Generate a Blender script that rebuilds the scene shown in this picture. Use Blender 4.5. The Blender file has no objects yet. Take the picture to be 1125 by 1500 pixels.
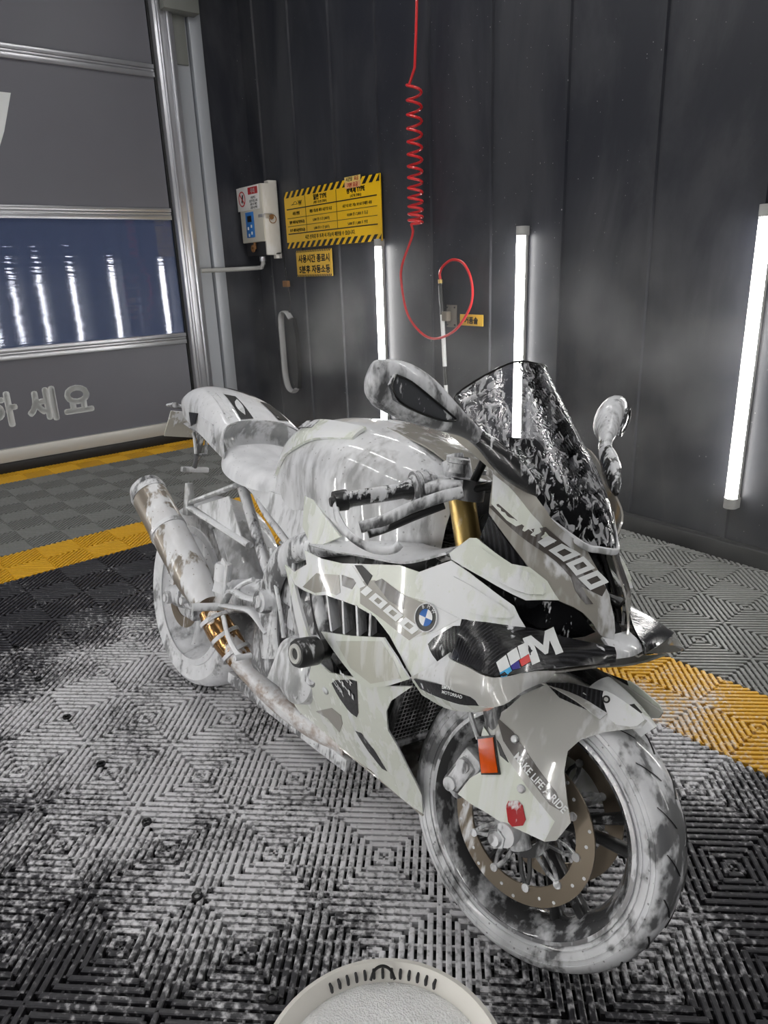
import bpy, bmesh, math, random
import numpy as np
from mathutils import Vector, Matrix
from mathutils.geometry import delaunay_2d_cdt
random.seed(7)
SC = bpy.context.scene
COL = SC.collection
R = math.radians

# ------------------------------------------------------------------ camera, world, exposure
FPX, CAM_H, PITCH, ROLL = 1055.0, 1.4013, R(18.677), R(-2.161)
cam_data = bpy.data.cameras.new('camera')
cam_data.sensor_fit = 'VERTICAL'
cam_data.sensor_height = 36.0
cam_data.lens = 36.0 * FPX / 1500.0
cam_data.clip_start = 0.02
cam = bpy.data.objects.new('camera', cam_data)
COL.objects.link(cam)
_f = Vector((0, math.cos(PITCH), -math.sin(PITCH)))
_u = Vector((0, math.sin(PITCH), math.cos(PITCH)))
_r = Vector((1, 0, 0))
_rr = _r * math.cos(ROLL) + _u * math.sin(ROLL)
_uu = _u * math.cos(ROLL) - _r * math.sin(ROLL)
YAW = R(53.5)          # the wall with the tube lights runs along world x
RZ = Matrix.Rotation(YAW, 4, 'Z')
def W2(x, y):
    q = RZ @ Vector((x, y, 0)); return (q.x, q.y)
cam.matrix_world = RZ @ Matrix(((_rr.x, _uu.x, -_f.x, 0), (_rr.y, _uu.y, -_f.y, 0), (_rr.z, _uu.z, -_f.z, CAM_H), (0, 0, 0, 1)))
SC.camera = cam
world = bpy.data.worlds.new('world')
SC.world = world
world.use_nodes = True
world.node_tree.nodes['Background'].inputs[0].default_value = (0.45, 0.58, 1.0, 1)
world.node_tree.nodes['Background'].inputs[1].default_value = 0.10
SC.view_settings.view_transform = 'Standard'
SC.view_settings.look = 'None'
SC.view_settings.gamma = 1.0
SC.view_settings.use_curve_mapping = False
SC.view_settings.exposure = 0.3
LED_WALL = 24.0       # emission of the wall tubes in view
LED_OPP = 55.0        # tubes on the opposite wall, behind the camera
LED_CEIL = 36.0       # ceiling tubes

# ------------------------------------------------------------------ room frame
THA, THB = R(-53.5)+YAW, R(39.0)+YAW
AA = Vector((math.cos(THA), math.sin(THA), 0)); NA = Vector((-math.sin(THA), math.cos(THA), 0)); DA = 3.3075
AB = Vector((math.cos(THB), math.sin(THB), 0)); NB = Vector((-math.sin(THB), math.cos(THB), 0)); DB = 6.0876
CORNER_A = -6.238     # position of the corner along wall A
def basis(ax, n, d, s, z):
    o = ax * s + n * d
    return Matrix(((ax.x, n.x, 0, o.x), (ax.y, n.y, 0, o.y), (0, 0, 1, z), (0, 0, 0, 1)))
def wallA(s, z): return basis(AA, NA, DA, s, z)     # local x along the wall, -y into the room
def wallB(s, z): return basis(AB, NB, DB, s, z)

# ------------------------------------------------------------------ helpers: objects
def link(o, parent=None):
    COL.objects.link(o)
    if parent is not None: o.parent = parent
    return o
def thing(name, label, cat, mat=None, group=None):
    o = bpy.data.objects.new(name, None)
    o.empty_display_size = 0.1
    link(o)
    if mat is not None: o.matrix_world = mat
    tag(o, label, cat, group)
    return o
def tag(o, label, cat, group=None):
    o['label'] = label; o['category'] = cat
    if group: o['group'] = group
    return o
def mesh_obj(name, verts, faces, mat, parent=None, smooth=True, angle=40):
    me = bpy.data.meshes.new(name)
    me.from_pydata([tuple(v) for v in verts], [], [tuple(f) for f in faces])
    me.update()
    if mat is not None: me.materials.append(mat)
    if smooth:
        me.polygons.foreach_set('use_smooth', [True] * len(me.polygons))
        me.set_sharp_from_angle(angle=R(angle))
    o = bpy.data.objects.new(name, me)
    return link(o, parent)
def struct(o):
    o['kind'] = 'structure'; return o

class MB:
    """collects shapes, then becomes one mesh object"""
    def __init__(s): s.v = []; s.f = []
    def add(s, v, f, M=None):
        b = len(s.v)
        s.v += [(M @ Vector(p)) if M is not None else Vector(p) for p in v]
        s.f += [tuple(i + b for i in q) for q in f]
        return s
    def box(s, lo, hi, bev=0.0, M=None):
        if bev <= 0:
            x0, y0, z0 = lo; x1, y1, z1 = hi
            v = [(x0,y0,z0),(x1,y0,z0),(x1,y1,z0),(x0,y1,z0),(x0,y0,z1),(x1,y0,z1),(x1,y1,z1),(x0,y1,z1)]
            f = [(3,2,1,0),(4,5,6,7),(0,1,5,4),(1,2,6,5),(2,3,7,6),(3,0,4,7)]
            return s.add(v, f, M)
        bm = bmesh.new()
        bmesh.ops.create_cube(bm, size=1)
        for q in bm.verts:
            q.co = Vector(((lo[0]+hi[0])/2 + q.co.x*(hi[0]-lo[0]), (lo[1]+hi[1])/2 + q.co.y*(hi[1]-lo[1]), (lo[2]+hi[2])/2 + q.co.z*(hi[2]-lo[2])))
        bmesh.ops.bevel(bm, geom=bm.edges[:], offset=bev, segments=2, affect='EDGES', profile=.5)
        bm.verts.index_update()
        s.add([q.co.copy() for q in bm.verts], [[w.index for w in q.verts] for q in bm.faces], M)
        bm.free(); return s
    def tube(s, path, r, n=12, cap=True, up=None, M=None):
        """sweep an ellipse; r is a number, (a,b), or one of those for each point"""
        P = [Vector(p) for p in path]; m = len(P)
        rs = r if isinstance(r, list) else [r] * m
        rs = [(q, q) if not isinstance(q, (tuple, list)) else q for q in rs]
        T = []
        for i in range(m):
            t = (P[min(i+1, m-1)] - P[max(i-1, 0)])
            T.append(t.normalized() if t.length > 1e-9 else Vector((0, 0, 1)))
        u = Vector(up) if up is not None else (Vector((0,0,1)) if abs(T[0].z) < .9 else Vector((1,0,0)))
        V = []; F = []
        for i in range(m):
            if up is not None: u = Vector(up)
            a = (u - T[i] * u.dot(T[i]))
            a = a.normalized() if a.length > 1e-6 else T[i].orthogonal().normalized()
            b = T[i].cross(a); u = a
            for k in range(n):
                c = 2 * math.pi * k / n
                V.append(P[i] + a * (rs[i][0] * math.cos(c)) + b * (rs[i][1] * math.sin(c)))
        for i in range(m - 1):
            for k in range(n):
                k2 = (k + 1) % n
                F.append((i*n+k, i*n+k2, (i+1)*n+k2, (i+1)*n+k))
        if cap:
            F.append(tuple(range(n - 1, -1, -1))); F.append(tuple((m-1)*n + k for k in range(n)))
        return s.add(V, F, M)
    def ring_sweep(s, prof, n=64, M=None, arc=None):
        """lathe a profile [(r, y)] about the y axis; a closed profile makes a solid ring"""
        m = len(prof); V = []; F = []
        full = arc is None
        a0, a1 = (0, 2*math.pi) if full else arc
        cnt = n if full else n + 1
        for i in range(cnt):
            a = a0 + (a1 - a0) * i / n
            for (r, y) in prof: V.append((r * math.cos(a), y, r * math.sin(a)))
        for i in range(n):
            j = (i + 1) % cnt
            for k in range(m):
                k2 = (k + 1) % m
                F.append((i*m+k, j*m+k, j*m+k2, i*m+k2))
        if not full:
            F.append(tuple(range(m))); F.append(tuple((cnt-1)*m + k for k in range(m-1, -1, -1)))
        return s.add(V, F, M)
    def prism(s, pts, vec, M=None):
        """extrude a planar polygon of 3-D points by vec"""
        n = len(pts); vec = Vector(vec)
        V = [Vector(p) for p in pts] + [Vector(p) + vec for p in pts]
        F = [tuple(range(n - 1, -1, -1)), tuple(range(n, 2 * n))] + [(i, (i+1) % n, n + (i+1) % n, n + i) for i in range(n)]
        return s.add(V, F, M)
    def obj(s, name, mat, parent=None, smooth=True, angle=40, xf=None):
        v = s.v if xf is None else [xf @ p for p in s.v]
        o = mesh_obj(name, v, s.f, mat, parent, smooth, angle)
        bm = bmesh.new(); bm.from_mesh(o.data)
        bmesh.ops.recalc_face_normals(bm, faces=bm.faces[:])
        bm.to_mesh(o.data); bm.free()
        if smooth: o.data.set_sharp_from_angle(angle=R(angle))
        return o

def catmull(P, n):
    P = [np.array(p, float) for p in P]; m = len(P); out = []
    for i in range(m - 1):
        p0 = P[i-1] if i > 0 else 2*P[0]-P[1]; p1 = P[i]; p2 = P[i+1]; p3 = P[i+2] if i+2 < m else 2*P[-1]-P[-2]
        for k in range(n):
            t = k / n
            out.append(.5*((2*p1)+(-p0+p2)*t+(2*p0-5*p1+4*p2-p3)*t*t+(-p0+3*p1-3*p2+p3)*t**3))
    out.append(P[-1]); return out
def patch(rows, nu=5, nv=5, thick=.004, flip=False):
    """smooth sheet through a grid of control points, with thickness"""
    A = [catmull(r, nu) for r in rows]
    G = [catmull([A[i][j] for i in range(len(A))], nv) for j in range(len(A[0]))]
    G = np.array(G)                                     # [u][v][3]
    du = np.gradient(G, axis=0); dv = np.gradient(G, axis=1)
    nr = np.cross(du, dv); nr /= (np.linalg.norm(nr, axis=2, keepdims=True) + 1e-12)
    if flip: nr = -nr
    a, b = G.shape[:2]
    V = list(G.reshape(-1, 3)) + list((G - nr * thick).reshape(-1, 3))
    N = a * b; F = []
    for i in range(a - 1):
        for j in range(b - 1):
            q = (i*b+j, (i+1)*b+j, (i+1)*b+j+1, i*b+j+1)
            F.append(q); F.append(tuple(N + k for k in reversed(q)))
    bd = [(i, 0) for i in range(a)] + [(a-1, j) for j in range(1, b)] + [(i, b-1) for i in range(a-2, -1, -1)] + [(0, j) for j in range(b-2, 0, -1)]
    ids = [i*b+j for i, j in bd]
    for k in range(len(ids)):
        p, q = ids[k], ids[(k+1) % len(ids)]
        F.append((p, q, N+q, N+p))
    return V, F
def mirror_y(V): return [(p[0], -p[1], p[2]) for p in V]

class Surf:
    """side surface y = Y(x, z): thin plate spline through control points (right side, y < 0)"""
    def __init__(s, ct, lam):
        s.P = np.array(ct, float); n = s.n = len(s.P)
        A = np.zeros((n+3, n+3)); A[:n,:n] = s.K(s.P[:,:2]) + lam*np.eye(n)
        A[:n,n] = 1; A[:n,n+1:] = s.P[:,:2]; A[n:,:n] = A[:n,n:].T
        s.W = np.linalg.solve(A, np.r_[s.P[:,2], 0, 0, 0])
    def K(s, q):
        r2 = ((q[:,None]-s.P[None,:,:2])**2).sum(-1)+1e-9
        return .5*r2*np.log(r2)
    def y(s, q):
        q = np.asarray(q, float).reshape(-1, 2)
        return s.K(q)@s.W[:s.n]+s.W[s.n]+q@s.W[s.n+1:]
    def point(s, x, z, off=0.0):
        q = np.array([[x, z]]); e = 1e-3
        y = s.y(q)[0]; gx = (s.y(q+[[e,0]])[0]-y)/e; gz = (s.y(q+[[0,e]])[0]-y)/e
        n = np.array([gx, -1, gz]); n /= np.linalg.norm(n)
        return np.array([x, y, z]) + n*off, n
def densify(o, res, rnd=0):
    o = [np.array(p, float) for p in o]
    for _ in range(rnd):
        q = []
        for i in range(len(o)):
            a, b = o[i], o[(i+1) % len(o)]
            q += [a*.8+b*.2, a*.2+b*.8]
        o = q
    out = []
    for i in range(len(o)):
        a, b = o[i], o[(i+1) % len(o)]
        k = max(1, int(np.linalg.norm(b-a)/res))
        out += [a+(b-a)*t/k for t in range(k)]
    return out
def inside(p, poly):
    c = False; n = len(poly)
    for i in range(n):
        a, b = poly[i], poly[(i+1) % n]
        if (a[1] > p[1]) != (b[1] > p[1]) and p[0] < (b[0]-a[0])*(p[1]-a[1])/(b[1]-a[1])+a[0]: c = not c
    return c
def panel_geo(surf, outline, off=0.0, thick=.004, res=.016, rnd=0):
    o = densify(outline, res, rnd)
    lo = np.min(o, axis=0); hi = np.max(o, axis=0)
    pts = [Vector(p) for p in o]; E_ = len(o)
    arr = np.array(o); row = 0
    z = lo[1]+res*.5
    while z < hi[1]:
        x = lo[0]+res*(.5 if row % 2 else .1)
        while x < hi[0]:
            if inside((x, z), o) and np.min(np.hypot(arr[:,0]-x, arr[:,1]-z)) > res*.55: pts.append(Vector((x, z)))
            x += res
        z += res*.87; row += 1
    V2, _, F2, *_ = delaunay_2d_cdt(pts, [(i, (i+1) % E_) for i in range(E_)], [], 1, 1e-7)
    q = np.array([(p.x, p.y) for p in V2]); e = 1e-3
    y = surf.y(q); gx = (surf.y(q+[[e,0]])-y)/e; gz = (surf.y(q+[[0,e]])-y)/e
    nr = np.stack([gx, -np.ones_like(y), gz], 1); nr /= np.linalg.norm(nr, axis=1, keepdims=True)
    P = np.stack([q[:,0], y, q[:,1]], 1)
    A = P+nr*off; B = P+nr*(off-thick); n = len(P)
    F2 = [tuple(f) for f in F2]
    F = []
    cnt = {}
    for f in F2:
        a = V2[f[0]]; b = V2[f[1]]; c = V2[f[2]]
        if (b-a).cross(c-a) < 0: f = tuple(reversed(f))
        F.append(f); F.append(tuple(n+i for i in reversed(f)))
        for i in range(3):
            k = (f[i], f[(i+1) % 3])
            if (k[1], k[0]) in cnt: del cnt[(k[1], k[0])]
            else: cnt[k] = 1
    for (a, b) in cnt: F.append((b, a, n+a, n+b))
    return list(A)+list(B), F
def panel(name, surf, outline, mat, parent, off=0.0, thick=.004, res=.016, rnd=0, sides=(-1,), xf=None, angle=35):
    V, F = panel_geo(surf, outline, off, thick, res, rnd)
    out = []
    for s in sides:
        v = V if s < 0 else mirror_y(V)
        mb = MB(); mb.add(v, F)
        out.append(mb.obj(name, mat, parent if not isinstance(parent, (list, tuple)) else parent[len(out)], True, angle, xf))
    return out if len(out) > 1 else out[0]

# ------------------------------------------------------------------ materials
def new_mat(name):
    m = bpy.data.materials.new(name); m.use_nodes = True
    nt = m.node_tree; nt.nodes.clear()
    out = nt.nodes.new('ShaderNodeOutputMaterial')
    return m, nt, out
def N(nt, t, **kw):
    n = nt.nodes.new('ShaderNode'+t)
    for k, v in kw.items():
        if k.startswith('i_'):
            key = k[2:]; key = int(key) if key.isdigit() else key.replace('_', ' ')
            n.inputs[key].default_value = v
        else: setattr(n, k, v)
    return n
def srgb(r, g, b):
    f = lambda c: (c/255)/12.92 if c/255 <= .04045 else (((c/255)+.055)/1.055)**2.4
    return (f(r), f(g), f(b), 1)
def math_n(nt, op, a, b=None, clamp=False):
    n = nt.nodes.new('ShaderNodeMath'); n.operation = op; n.use_clamp = clamp
    for i, v in enumerate((a, b)):
        if v is None: continue
        if isinstance(v, (int, float)): n.inputs[i].default_value = v
        else: nt.links.new(v, n.inputs[i])
    return n.outputs[0]
def mixc(nt, fac, a, b):
    n = nt.nodes.new('ShaderNodeMix'); n.data_type = 'RGBA'
    for sock, v in ((n.inputs[0], fac), (n.inputs[6], a), (n.inputs[7], b)):
        if isinstance(v, (int, float)): sock.default_value = v
        elif isinstance(v, tuple): sock.default_value = v
        else: nt.links.new(v, sock)
    return n.outputs[2]
def smooth_range(nt, v, lo, hi):
    n = nt.nodes.new('ShaderNodeMapRange'); n.interpolation_type = 'SMOOTHSTEP'
    nt.links.new(v, n.inputs[0]); n.inputs[1].default_value = lo; n.inputs[2].default_value = hi
    return n.outputs[0]
FOAM = srgb(236, 237, 240)
def plain(name, col, rough=.5, metal=0.0, noise=0.0, nscale=20, bump=0.0, coat=0.0, trans=0.0, emit=None, strength=0, alpha=None):
    m, nt, out = new_mat(name)
    b = N(nt, 'BsdfPrincipled'); nt.links.new(b.outputs[0], out.inputs[0])
    b.inputs['Base Color'].default_value = col
    b.inputs['Roughness'].default_value = rough; b.inputs['Metallic'].default_value = metal
    b.inputs['Coat Weight'].default_value = coat
    b.inputs['Transmission Weight'].default_value = trans
    if emit is not None:
        b.inputs['Emission Color'].default_value = emit; b.inputs['Emission Strength'].default_value = strength
    if noise or bump:
        tc = N(nt, 'TexCoord'); nz = N(nt, 'TexNoise', i_Scale=nscale, i_Detail=5.0)
        nt.links.new(tc.outputs['Object'], nz.inputs['Vector'])
        if noise:
            dark = tuple(c*(1-noise) for c in col[:3])+(1,)
            nt.links.new(mixc(nt, nz.outputs[0], dark, tuple(min(1, c*(1+noise)) for c in col[:3])+(1,)), b.inputs['Base Color'])
        if bump:
            bp = N(nt, 'Bump', i_Strength=bump, i_Distance=.002)
            nt.links.new(nz.outputs[0], bp.inputs['Height']); nt.links.new(bp.outputs[0], b.inputs['Normal'])
    return m
def foamy(name, col, rough=.35, metal=0.0, foam=.35, fs=9.0, coat=0.0, carbon=False, streak=.4, film=.12, aniso_col=None, soft=.05, up=.10, runs=0.0):
    """a surface of the given colour, partly covered by soap foam that runs down it"""
    m, nt, out = new_mat(name)
    b = N(nt, 'BsdfPrincipled'); nt.links.new(b.outputs[0], out.inputs[0])
    tc = N(nt, 'TexCoord')
    mp = N(nt, 'Mapping'); mp.inputs['Scale'].default_value = (1, 1, streak)
    nt.links.new(tc.outputs['Object'], mp.inputs['Vector'])
    n1 = N(nt, 'TexNoise', i_Scale=fs, i_Detail=3.0, i_Distortion=.6); nt.links.new(mp.outputs[0], n1.inputs['Vector'])
    n2 = N(nt, 'TexNoise', i_Scale=fs*6, i_Detail=4.0); nt.links.new(mp.outputs[0], n2.inputs['Vector'])
    geo = N(nt, 'NewGeometry'); sep = N(nt, 'SeparateXYZ'); nt.links.new(geo.outputs['Normal'], sep.inputs[0])
    s = math_n(nt, 'ADD', math_n(nt, 'MULTIPLY', n1.outputs[0], .72), math_n(nt, 'MULTIPLY', n2.outputs[0], .28))
    s = math_n(nt, 'ADD', s, math_n(nt, 'MULTIPLY', sep.outputs[2], up))
    thr = .5+(.5-foam)*.42
    mask = smooth_range(nt, s, thr-soft, thr+soft)
    # bubbles: small dark pinholes
    vo = N(nt, 'TexVoronoi', i_Scale=75.0); nt.links.new(tc.outputs['Object'], vo.inputs['Vector'])
    vs = N(nt, 'SeparateColor'); nt.links.new(vo.outputs['Color'], vs.inputs[0])
    hole = math_n(nt, 'MULTIPLY', math_n(nt, 'LESS_THAN', vo.outputs['Distance'], .17), math_n(nt, 'GREATER_THAN', vs.outputs[0], .72))
    cover = math_n(nt, 'MULTIPLY', mask, math_n(nt, 'SUBTRACT', 1.0, math_n(nt, 'MULTIPLY', hole, .55)))
    n3 = N(nt, 'TexNoise', i_Scale=fs*2.3, i_Detail=3.0); nt.links.new(mp.outputs[0], n3.inputs['Vector'])
    thick = math_n(nt, 'ADD', .62, math_n(nt, 'MULTIPLY', n3.outputs[0], .5), True)
    cover = math_n(nt, 'MULTIPLY', cover, thick)
    cover = math_n(nt, 'MAXIMUM', cover, film)
    if runs > 0:
        mr_ = N(nt, 'Mapping'); mr_.inputs['Scale'].default_value = (1, 1, .07); nt.links.new(tc.outputs['Object'], mr_.inputs['Vector'])
        n4 = N(nt, 'TexNoise', i_Scale=fs*3.2, i_Detail=3.0); nt.links.new(mr_.outputs[0], n4.inputs['Vector'])
        cover = math_n(nt, 'MAXIMUM', cover, math_n(nt, 'MULTIPLY', smooth_range(nt, n4.outputs[0], .50, .66), runs))
    base = col
    if carbon:
        dt = N(nt, 'VectorMath', operation='DOT_PRODUCT'); nt.links.new(tc.outputs['Object'], dt.inputs[0]); dt.inputs[1].default_value = (850, -330, 350)
        wvv = math_n(nt, 'ADD', math_n(nt, 'MULTIPLY', math_n(nt, 'SINE', dt.outputs['Value']), .5), .5)
        base = mixc(nt, wvv, srgb(4, 4, 5), srgb(44, 44, 47))
    elif aniso_col is not None:
        base = mixc(nt, n3.outputs[0], col, aniso_col)
    nt.links.new(mixc(nt, cover, base, FOAM), b.inputs['Base Color'])
    rg = N(nt, 'MapRange'); nt.links.new(cover, rg.inputs[0]); rg.inputs[3].default_value = rough; rg.inputs[4].default_value = .5
    nt.links.new(rg.outputs[0], b.inputs['Roughness'])
    if metal:
        mm = N(nt, 'MapRange'); nt.links.new(cover, mm.inputs[0]); mm.inputs[3].default_value = metal; mm.inputs[4].default_value = 0
        nt.links.new(mm.outputs[0], b.inputs['Metallic'])
    b.inputs['Coat Weight'].default_value = coat
    b.inputs['Coat Roughness'].default_value = .06
    hgt = math_n(nt, 'ADD', math_n(nt, 'MULTIPLY', cover, 1.0), math_n(nt, 'MULTIPLY', n2.outputs[0], .5))
    bp = N(nt, 'Bump', i_Strength=.35, i_Distance=.004)
    nt.links.new(hgt, bp.inputs['Height']); nt.links.new(bp.outputs[0], b.inputs['Normal'])
    return m
MT = {}
MT['white'] = foamy('white_paint', srgb(224, 228, 216), .22, 0, .36, 9, .7, film=.06, runs=.55)
MT['pale'] = foamy('pale_beige_paint', srgb(196, 196, 182), .22, 0, .30, 9, .7, film=.06, runs=.5)
MT['white_foam'] = foamy('white_paint_lathered', srgb(190, 192, 190), .25, 0, .62, 13, .5, film=.1, aniso_col=srgb(96, 96, 98), soft=.08)
MT['grey'] = foamy('taupe_paint', srgb(156, 152, 143), .2, 0, .22, 9, .8, film=.03, runs=.3, up=.03)
MT['lgrey'] = foamy('pale_grey_paint', srgb(186, 185, 180), .2, 0, .26, 9, .8, film=.04, runs=.4, up=.03)
MT['dark'] = foamy('dark_taupe_paint', srgb(80, 74, 69), .2, 0, .2, 10, .8, film=.03, runs=.25, up=.02)
MT['spotted'] = foamy('black_plastic_spotted', srgb(10, 10, 12), .22, 0, .36, 30, .6, film=.03, soft=.04)
MT['black'] = foamy('black_plastic', srgb(14, 14, 15), .35, 0, .22, 14, .2, film=.02)
MT['black_clean'] = foamy('black_plastic_wet', srgb(10, 10, 11), .3, 0, .06, 14, .3, film=.0, up=.02)
MT['black_foam'] = foamy('black_plastic_lathered', srgb(18, 18, 20), .35, 0, .46, 20, .2, film=.1, soft=.12)
MT['carbon'] = foamy('carbon_fibre', srgb(16, 16, 17), .24, 0, .12, 17, .4, carbon=True, film=.0, soft=.03, up=.03)
MT['carbon_matt'] = foamy('carbon_fibre_matt', srgb(16, 16, 17), .5, 0, .05, 17, .0, carbon=True, film=.0, soft=.03, up=.0)
MT['tyre'] = foamy('tyre_rubber', srgb(14, 14, 16), .4, 0, .63, 9, .3, film=.16, soft=.065, streak=.6, up=.0)
MT['tyre_rear'] = foamy('tyre_rubber_lathered', srgb(34, 34, 35), .5, 0, .68, 9, .1, film=.25, soft=.1, streak=.8, up=.0)
MT['rim'] = foamy('black_wheel', srgb(20, 20, 22), .2, .0, .36, 13, .8, film=.06, soft=.12, up=0)
MT['rim_foam'] = foamy('black_wheel_lathered', srgb(60, 60, 62), .35, 0, .85, 10, .1, film=.3, soft=.12, up=0)
MT['rim_in'] = foamy('black_wheel_spoke', srgb(12, 12, 13), .3, 0, .2, 16, .3, film=.03, up=0)
MT['disc'] = foamy('brake_disc_steel', srgb(140, 126, 108), .32, .75, .28, 14, 0, film=.05, streak=.25, up=0)
MT['steel'] = foamy('bright_steel', srgb(190, 190, 192), .25, .8, .4, 25, 0)
MT['gold'] = foamy('gold_anodised', srgb(186, 158, 92), .3, .9, .12, 10, 0, film=.03)
MT['titan'] = foamy('titanium_sleeve', srgb(138, 126, 110), .36, .5, .47, 10, .3, film=.1, soft=.035)
MT['bronze'] = foamy('heat_tinted_pipe', srgb(168, 122, 60), .18, .95, .3, 13, 0, film=.06)
MT['brown'] = foamy('streaked_collector', srgb(150, 128, 110), .4, .3, .55, 14, 0, streak=1.6, film=.2, soft=.15)
MT['engine'] = foamy('engine_castings', srgb(34, 34, 36), .35, .2, .46, 20, .2, film=.16, soft=.09)
MT['metal_foam'] = foamy('lathered_metal', srgb(48, 48, 50), .3, .2, .57, 21, .3, film=.16, soft=.08)
MT['seat'] = foamy('seat_lathered', srgb(90, 92, 98), .4, 0, .92, 9, .3, film=.6, soft=.2)
MT['tank'] = foamy('tank_lathered', srgb(116, 116, 114), .18, 0, .6, 10, .7, film=.3, soft=.14, runs=.3)
MT['mirror_shell'] = foamy('mirror_shell_lathered', srgb(18, 18, 20), .25, 0, .56, 22, .4, film=.12, soft=.14)
MT['smoked'] = foamy('smoked_lens', srgb(52, 54, 58), .08, 0, .22, 30, 1, film=.05)
MT['lamp'] = foamy('headlamp_glass', srgb(6, 6, 7), .05, 0, .23, 30, 1, film=.0, soft=.03)
MT['amber'] = plain('amber_reflector', srgb(226, 88, 8), .15, coat=1, noise=.25, nscale=60)
MT['red'] = foamy('red_print', srgb(176, 22, 30), .25, 0, .3, 40, .5, film=.02)
MT['lblue'] = plain('light_blue_print', srgb(70, 170, 220), .3)
MT['dblue'] = plain('dark_blue_print', srgb(38, 26, 140), .3)
MT['mred'] = plain('bright_red_print', srgb(212, 28, 30), .3)
MT['print'] = plain('white_print', srgb(232, 234, 234), .35)
MT['print_grey'] = plain('grey_print', srgb(196, 196, 192), .35)
MT['ink'] = plain('black_print', srgb(14, 14, 14), .4)
MT['bmwblue'] = plain('blue_enamel', srgb(40, 104, 184), .2, coat=1)
MT['plate'] = foamy('number_plate', srgb(170, 165, 150), .4, 0, .5, 20, 0)
# windscreen: smoked polycarbonate with soap runs
def screen_mat():
    m, nt, out = new_mat('smoked_screen')
    b = N(nt, 'BsdfPrincipled'); tc = N(nt, 'TexCoord')
    mp = N(nt, 'Mapping'); mp.inputs['Scale'].default_value = (1, 1, .45); nt.links.new(tc.outputs['Object'], mp.inputs[0])
    n1 = N(nt, 'TexNoise', i_Scale=52.0, i_Detail=2.0, i_Distortion=1.6); nt.links.new(mp.outputs[0], n1.inputs['Vector'])
    n2 = N(nt, 'TexNoise', i_Scale=7.0, i_Detail=1.0); nt.links.new(mp.outputs[0], n2.inputs['Vector'])
    s = math_n(nt, 'ADD', math_n(nt, 'MULTIPLY', n1.outputs[0], .8), math_n(nt, 'MULTIPLY', n2.outputs[0], .2))
    foam = smooth_range(nt, s, .535, .56)
    b.inputs['Roughness'].default_value = .04; b.inputs['IOR'].default_value = 1.3
    b.inputs['Base Color'].default_value = (.9, .9, .9, 1)
    tr = N(nt, 'BsdfTransparent'); tr.inputs[0].default_value = (.82, .82, .83, 1)
    gl = N(nt, 'BsdfGlossy'); gl.inputs['Roughness'].default_value = .05
    fr = N(nt, 'Fresnel'); fr.inputs[0].default_value = 1.45
    bp = N(nt, 'Bump', i_Strength=.5, i_Distance=.003); nt.links.new(s, bp.inputs['Height']); nt.links.new(bp.outputs[0], gl.inputs['Normal'])
    nt.links.new(bp.outputs[0], fr.inputs['Normal'])
    mx = N(nt, 'MixShader'); nt.links.new(fr.outputs[0], mx.inputs[0]); nt.links.new(tr.outputs[0], mx.inputs[1]); nt.links.new(gl.outputs[0], mx.inputs[2])
    df = N(nt, 'BsdfPrincipled'); df.inputs['Base Color'].default_value = FOAM; df.inputs['Roughness'].default_value = .25
    nt.links.new(bp.outputs[0], df.inputs['Normal'])
    m2 = N(nt, 'MixShader'); nt.links.new(math_n(nt, 'MULTIPLY', foam, .42), m2.inputs[0]); nt.links.new(mx.outputs[0], m2.inputs[1]); nt.links.new(df.outputs[0], m2.inputs[2])
    nt.links.new(m2.outputs[0], out.inputs[0])
    return m
MT['screen'] = screen_mat()
def led_mat(name, strength):
    return plain(name, (1, 1, 1, 1), .4, emit=(1.0, .985, .955, 1), strength=strength)
MT['led'] = led_mat('led_diffuser', LED_WALL)
MT['led_opp'] = led_mat('led_diffuser_opposite', LED_OPP)
MT['led_ceil'] = led_mat('led_diffuser_ceiling', LED_CEIL)
MT['alu'] = plain('brushed_aluminium', srgb(196, 197, 202), .32, .75, noise=.08, nscale=8)
MT['alu_paint'] = plain('pale_painted_metal', srgb(168, 172, 178), .4, .2)
MT['endcap'] = plain('grey_end_cap', srgb(170, 170, 168), .5)

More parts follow.
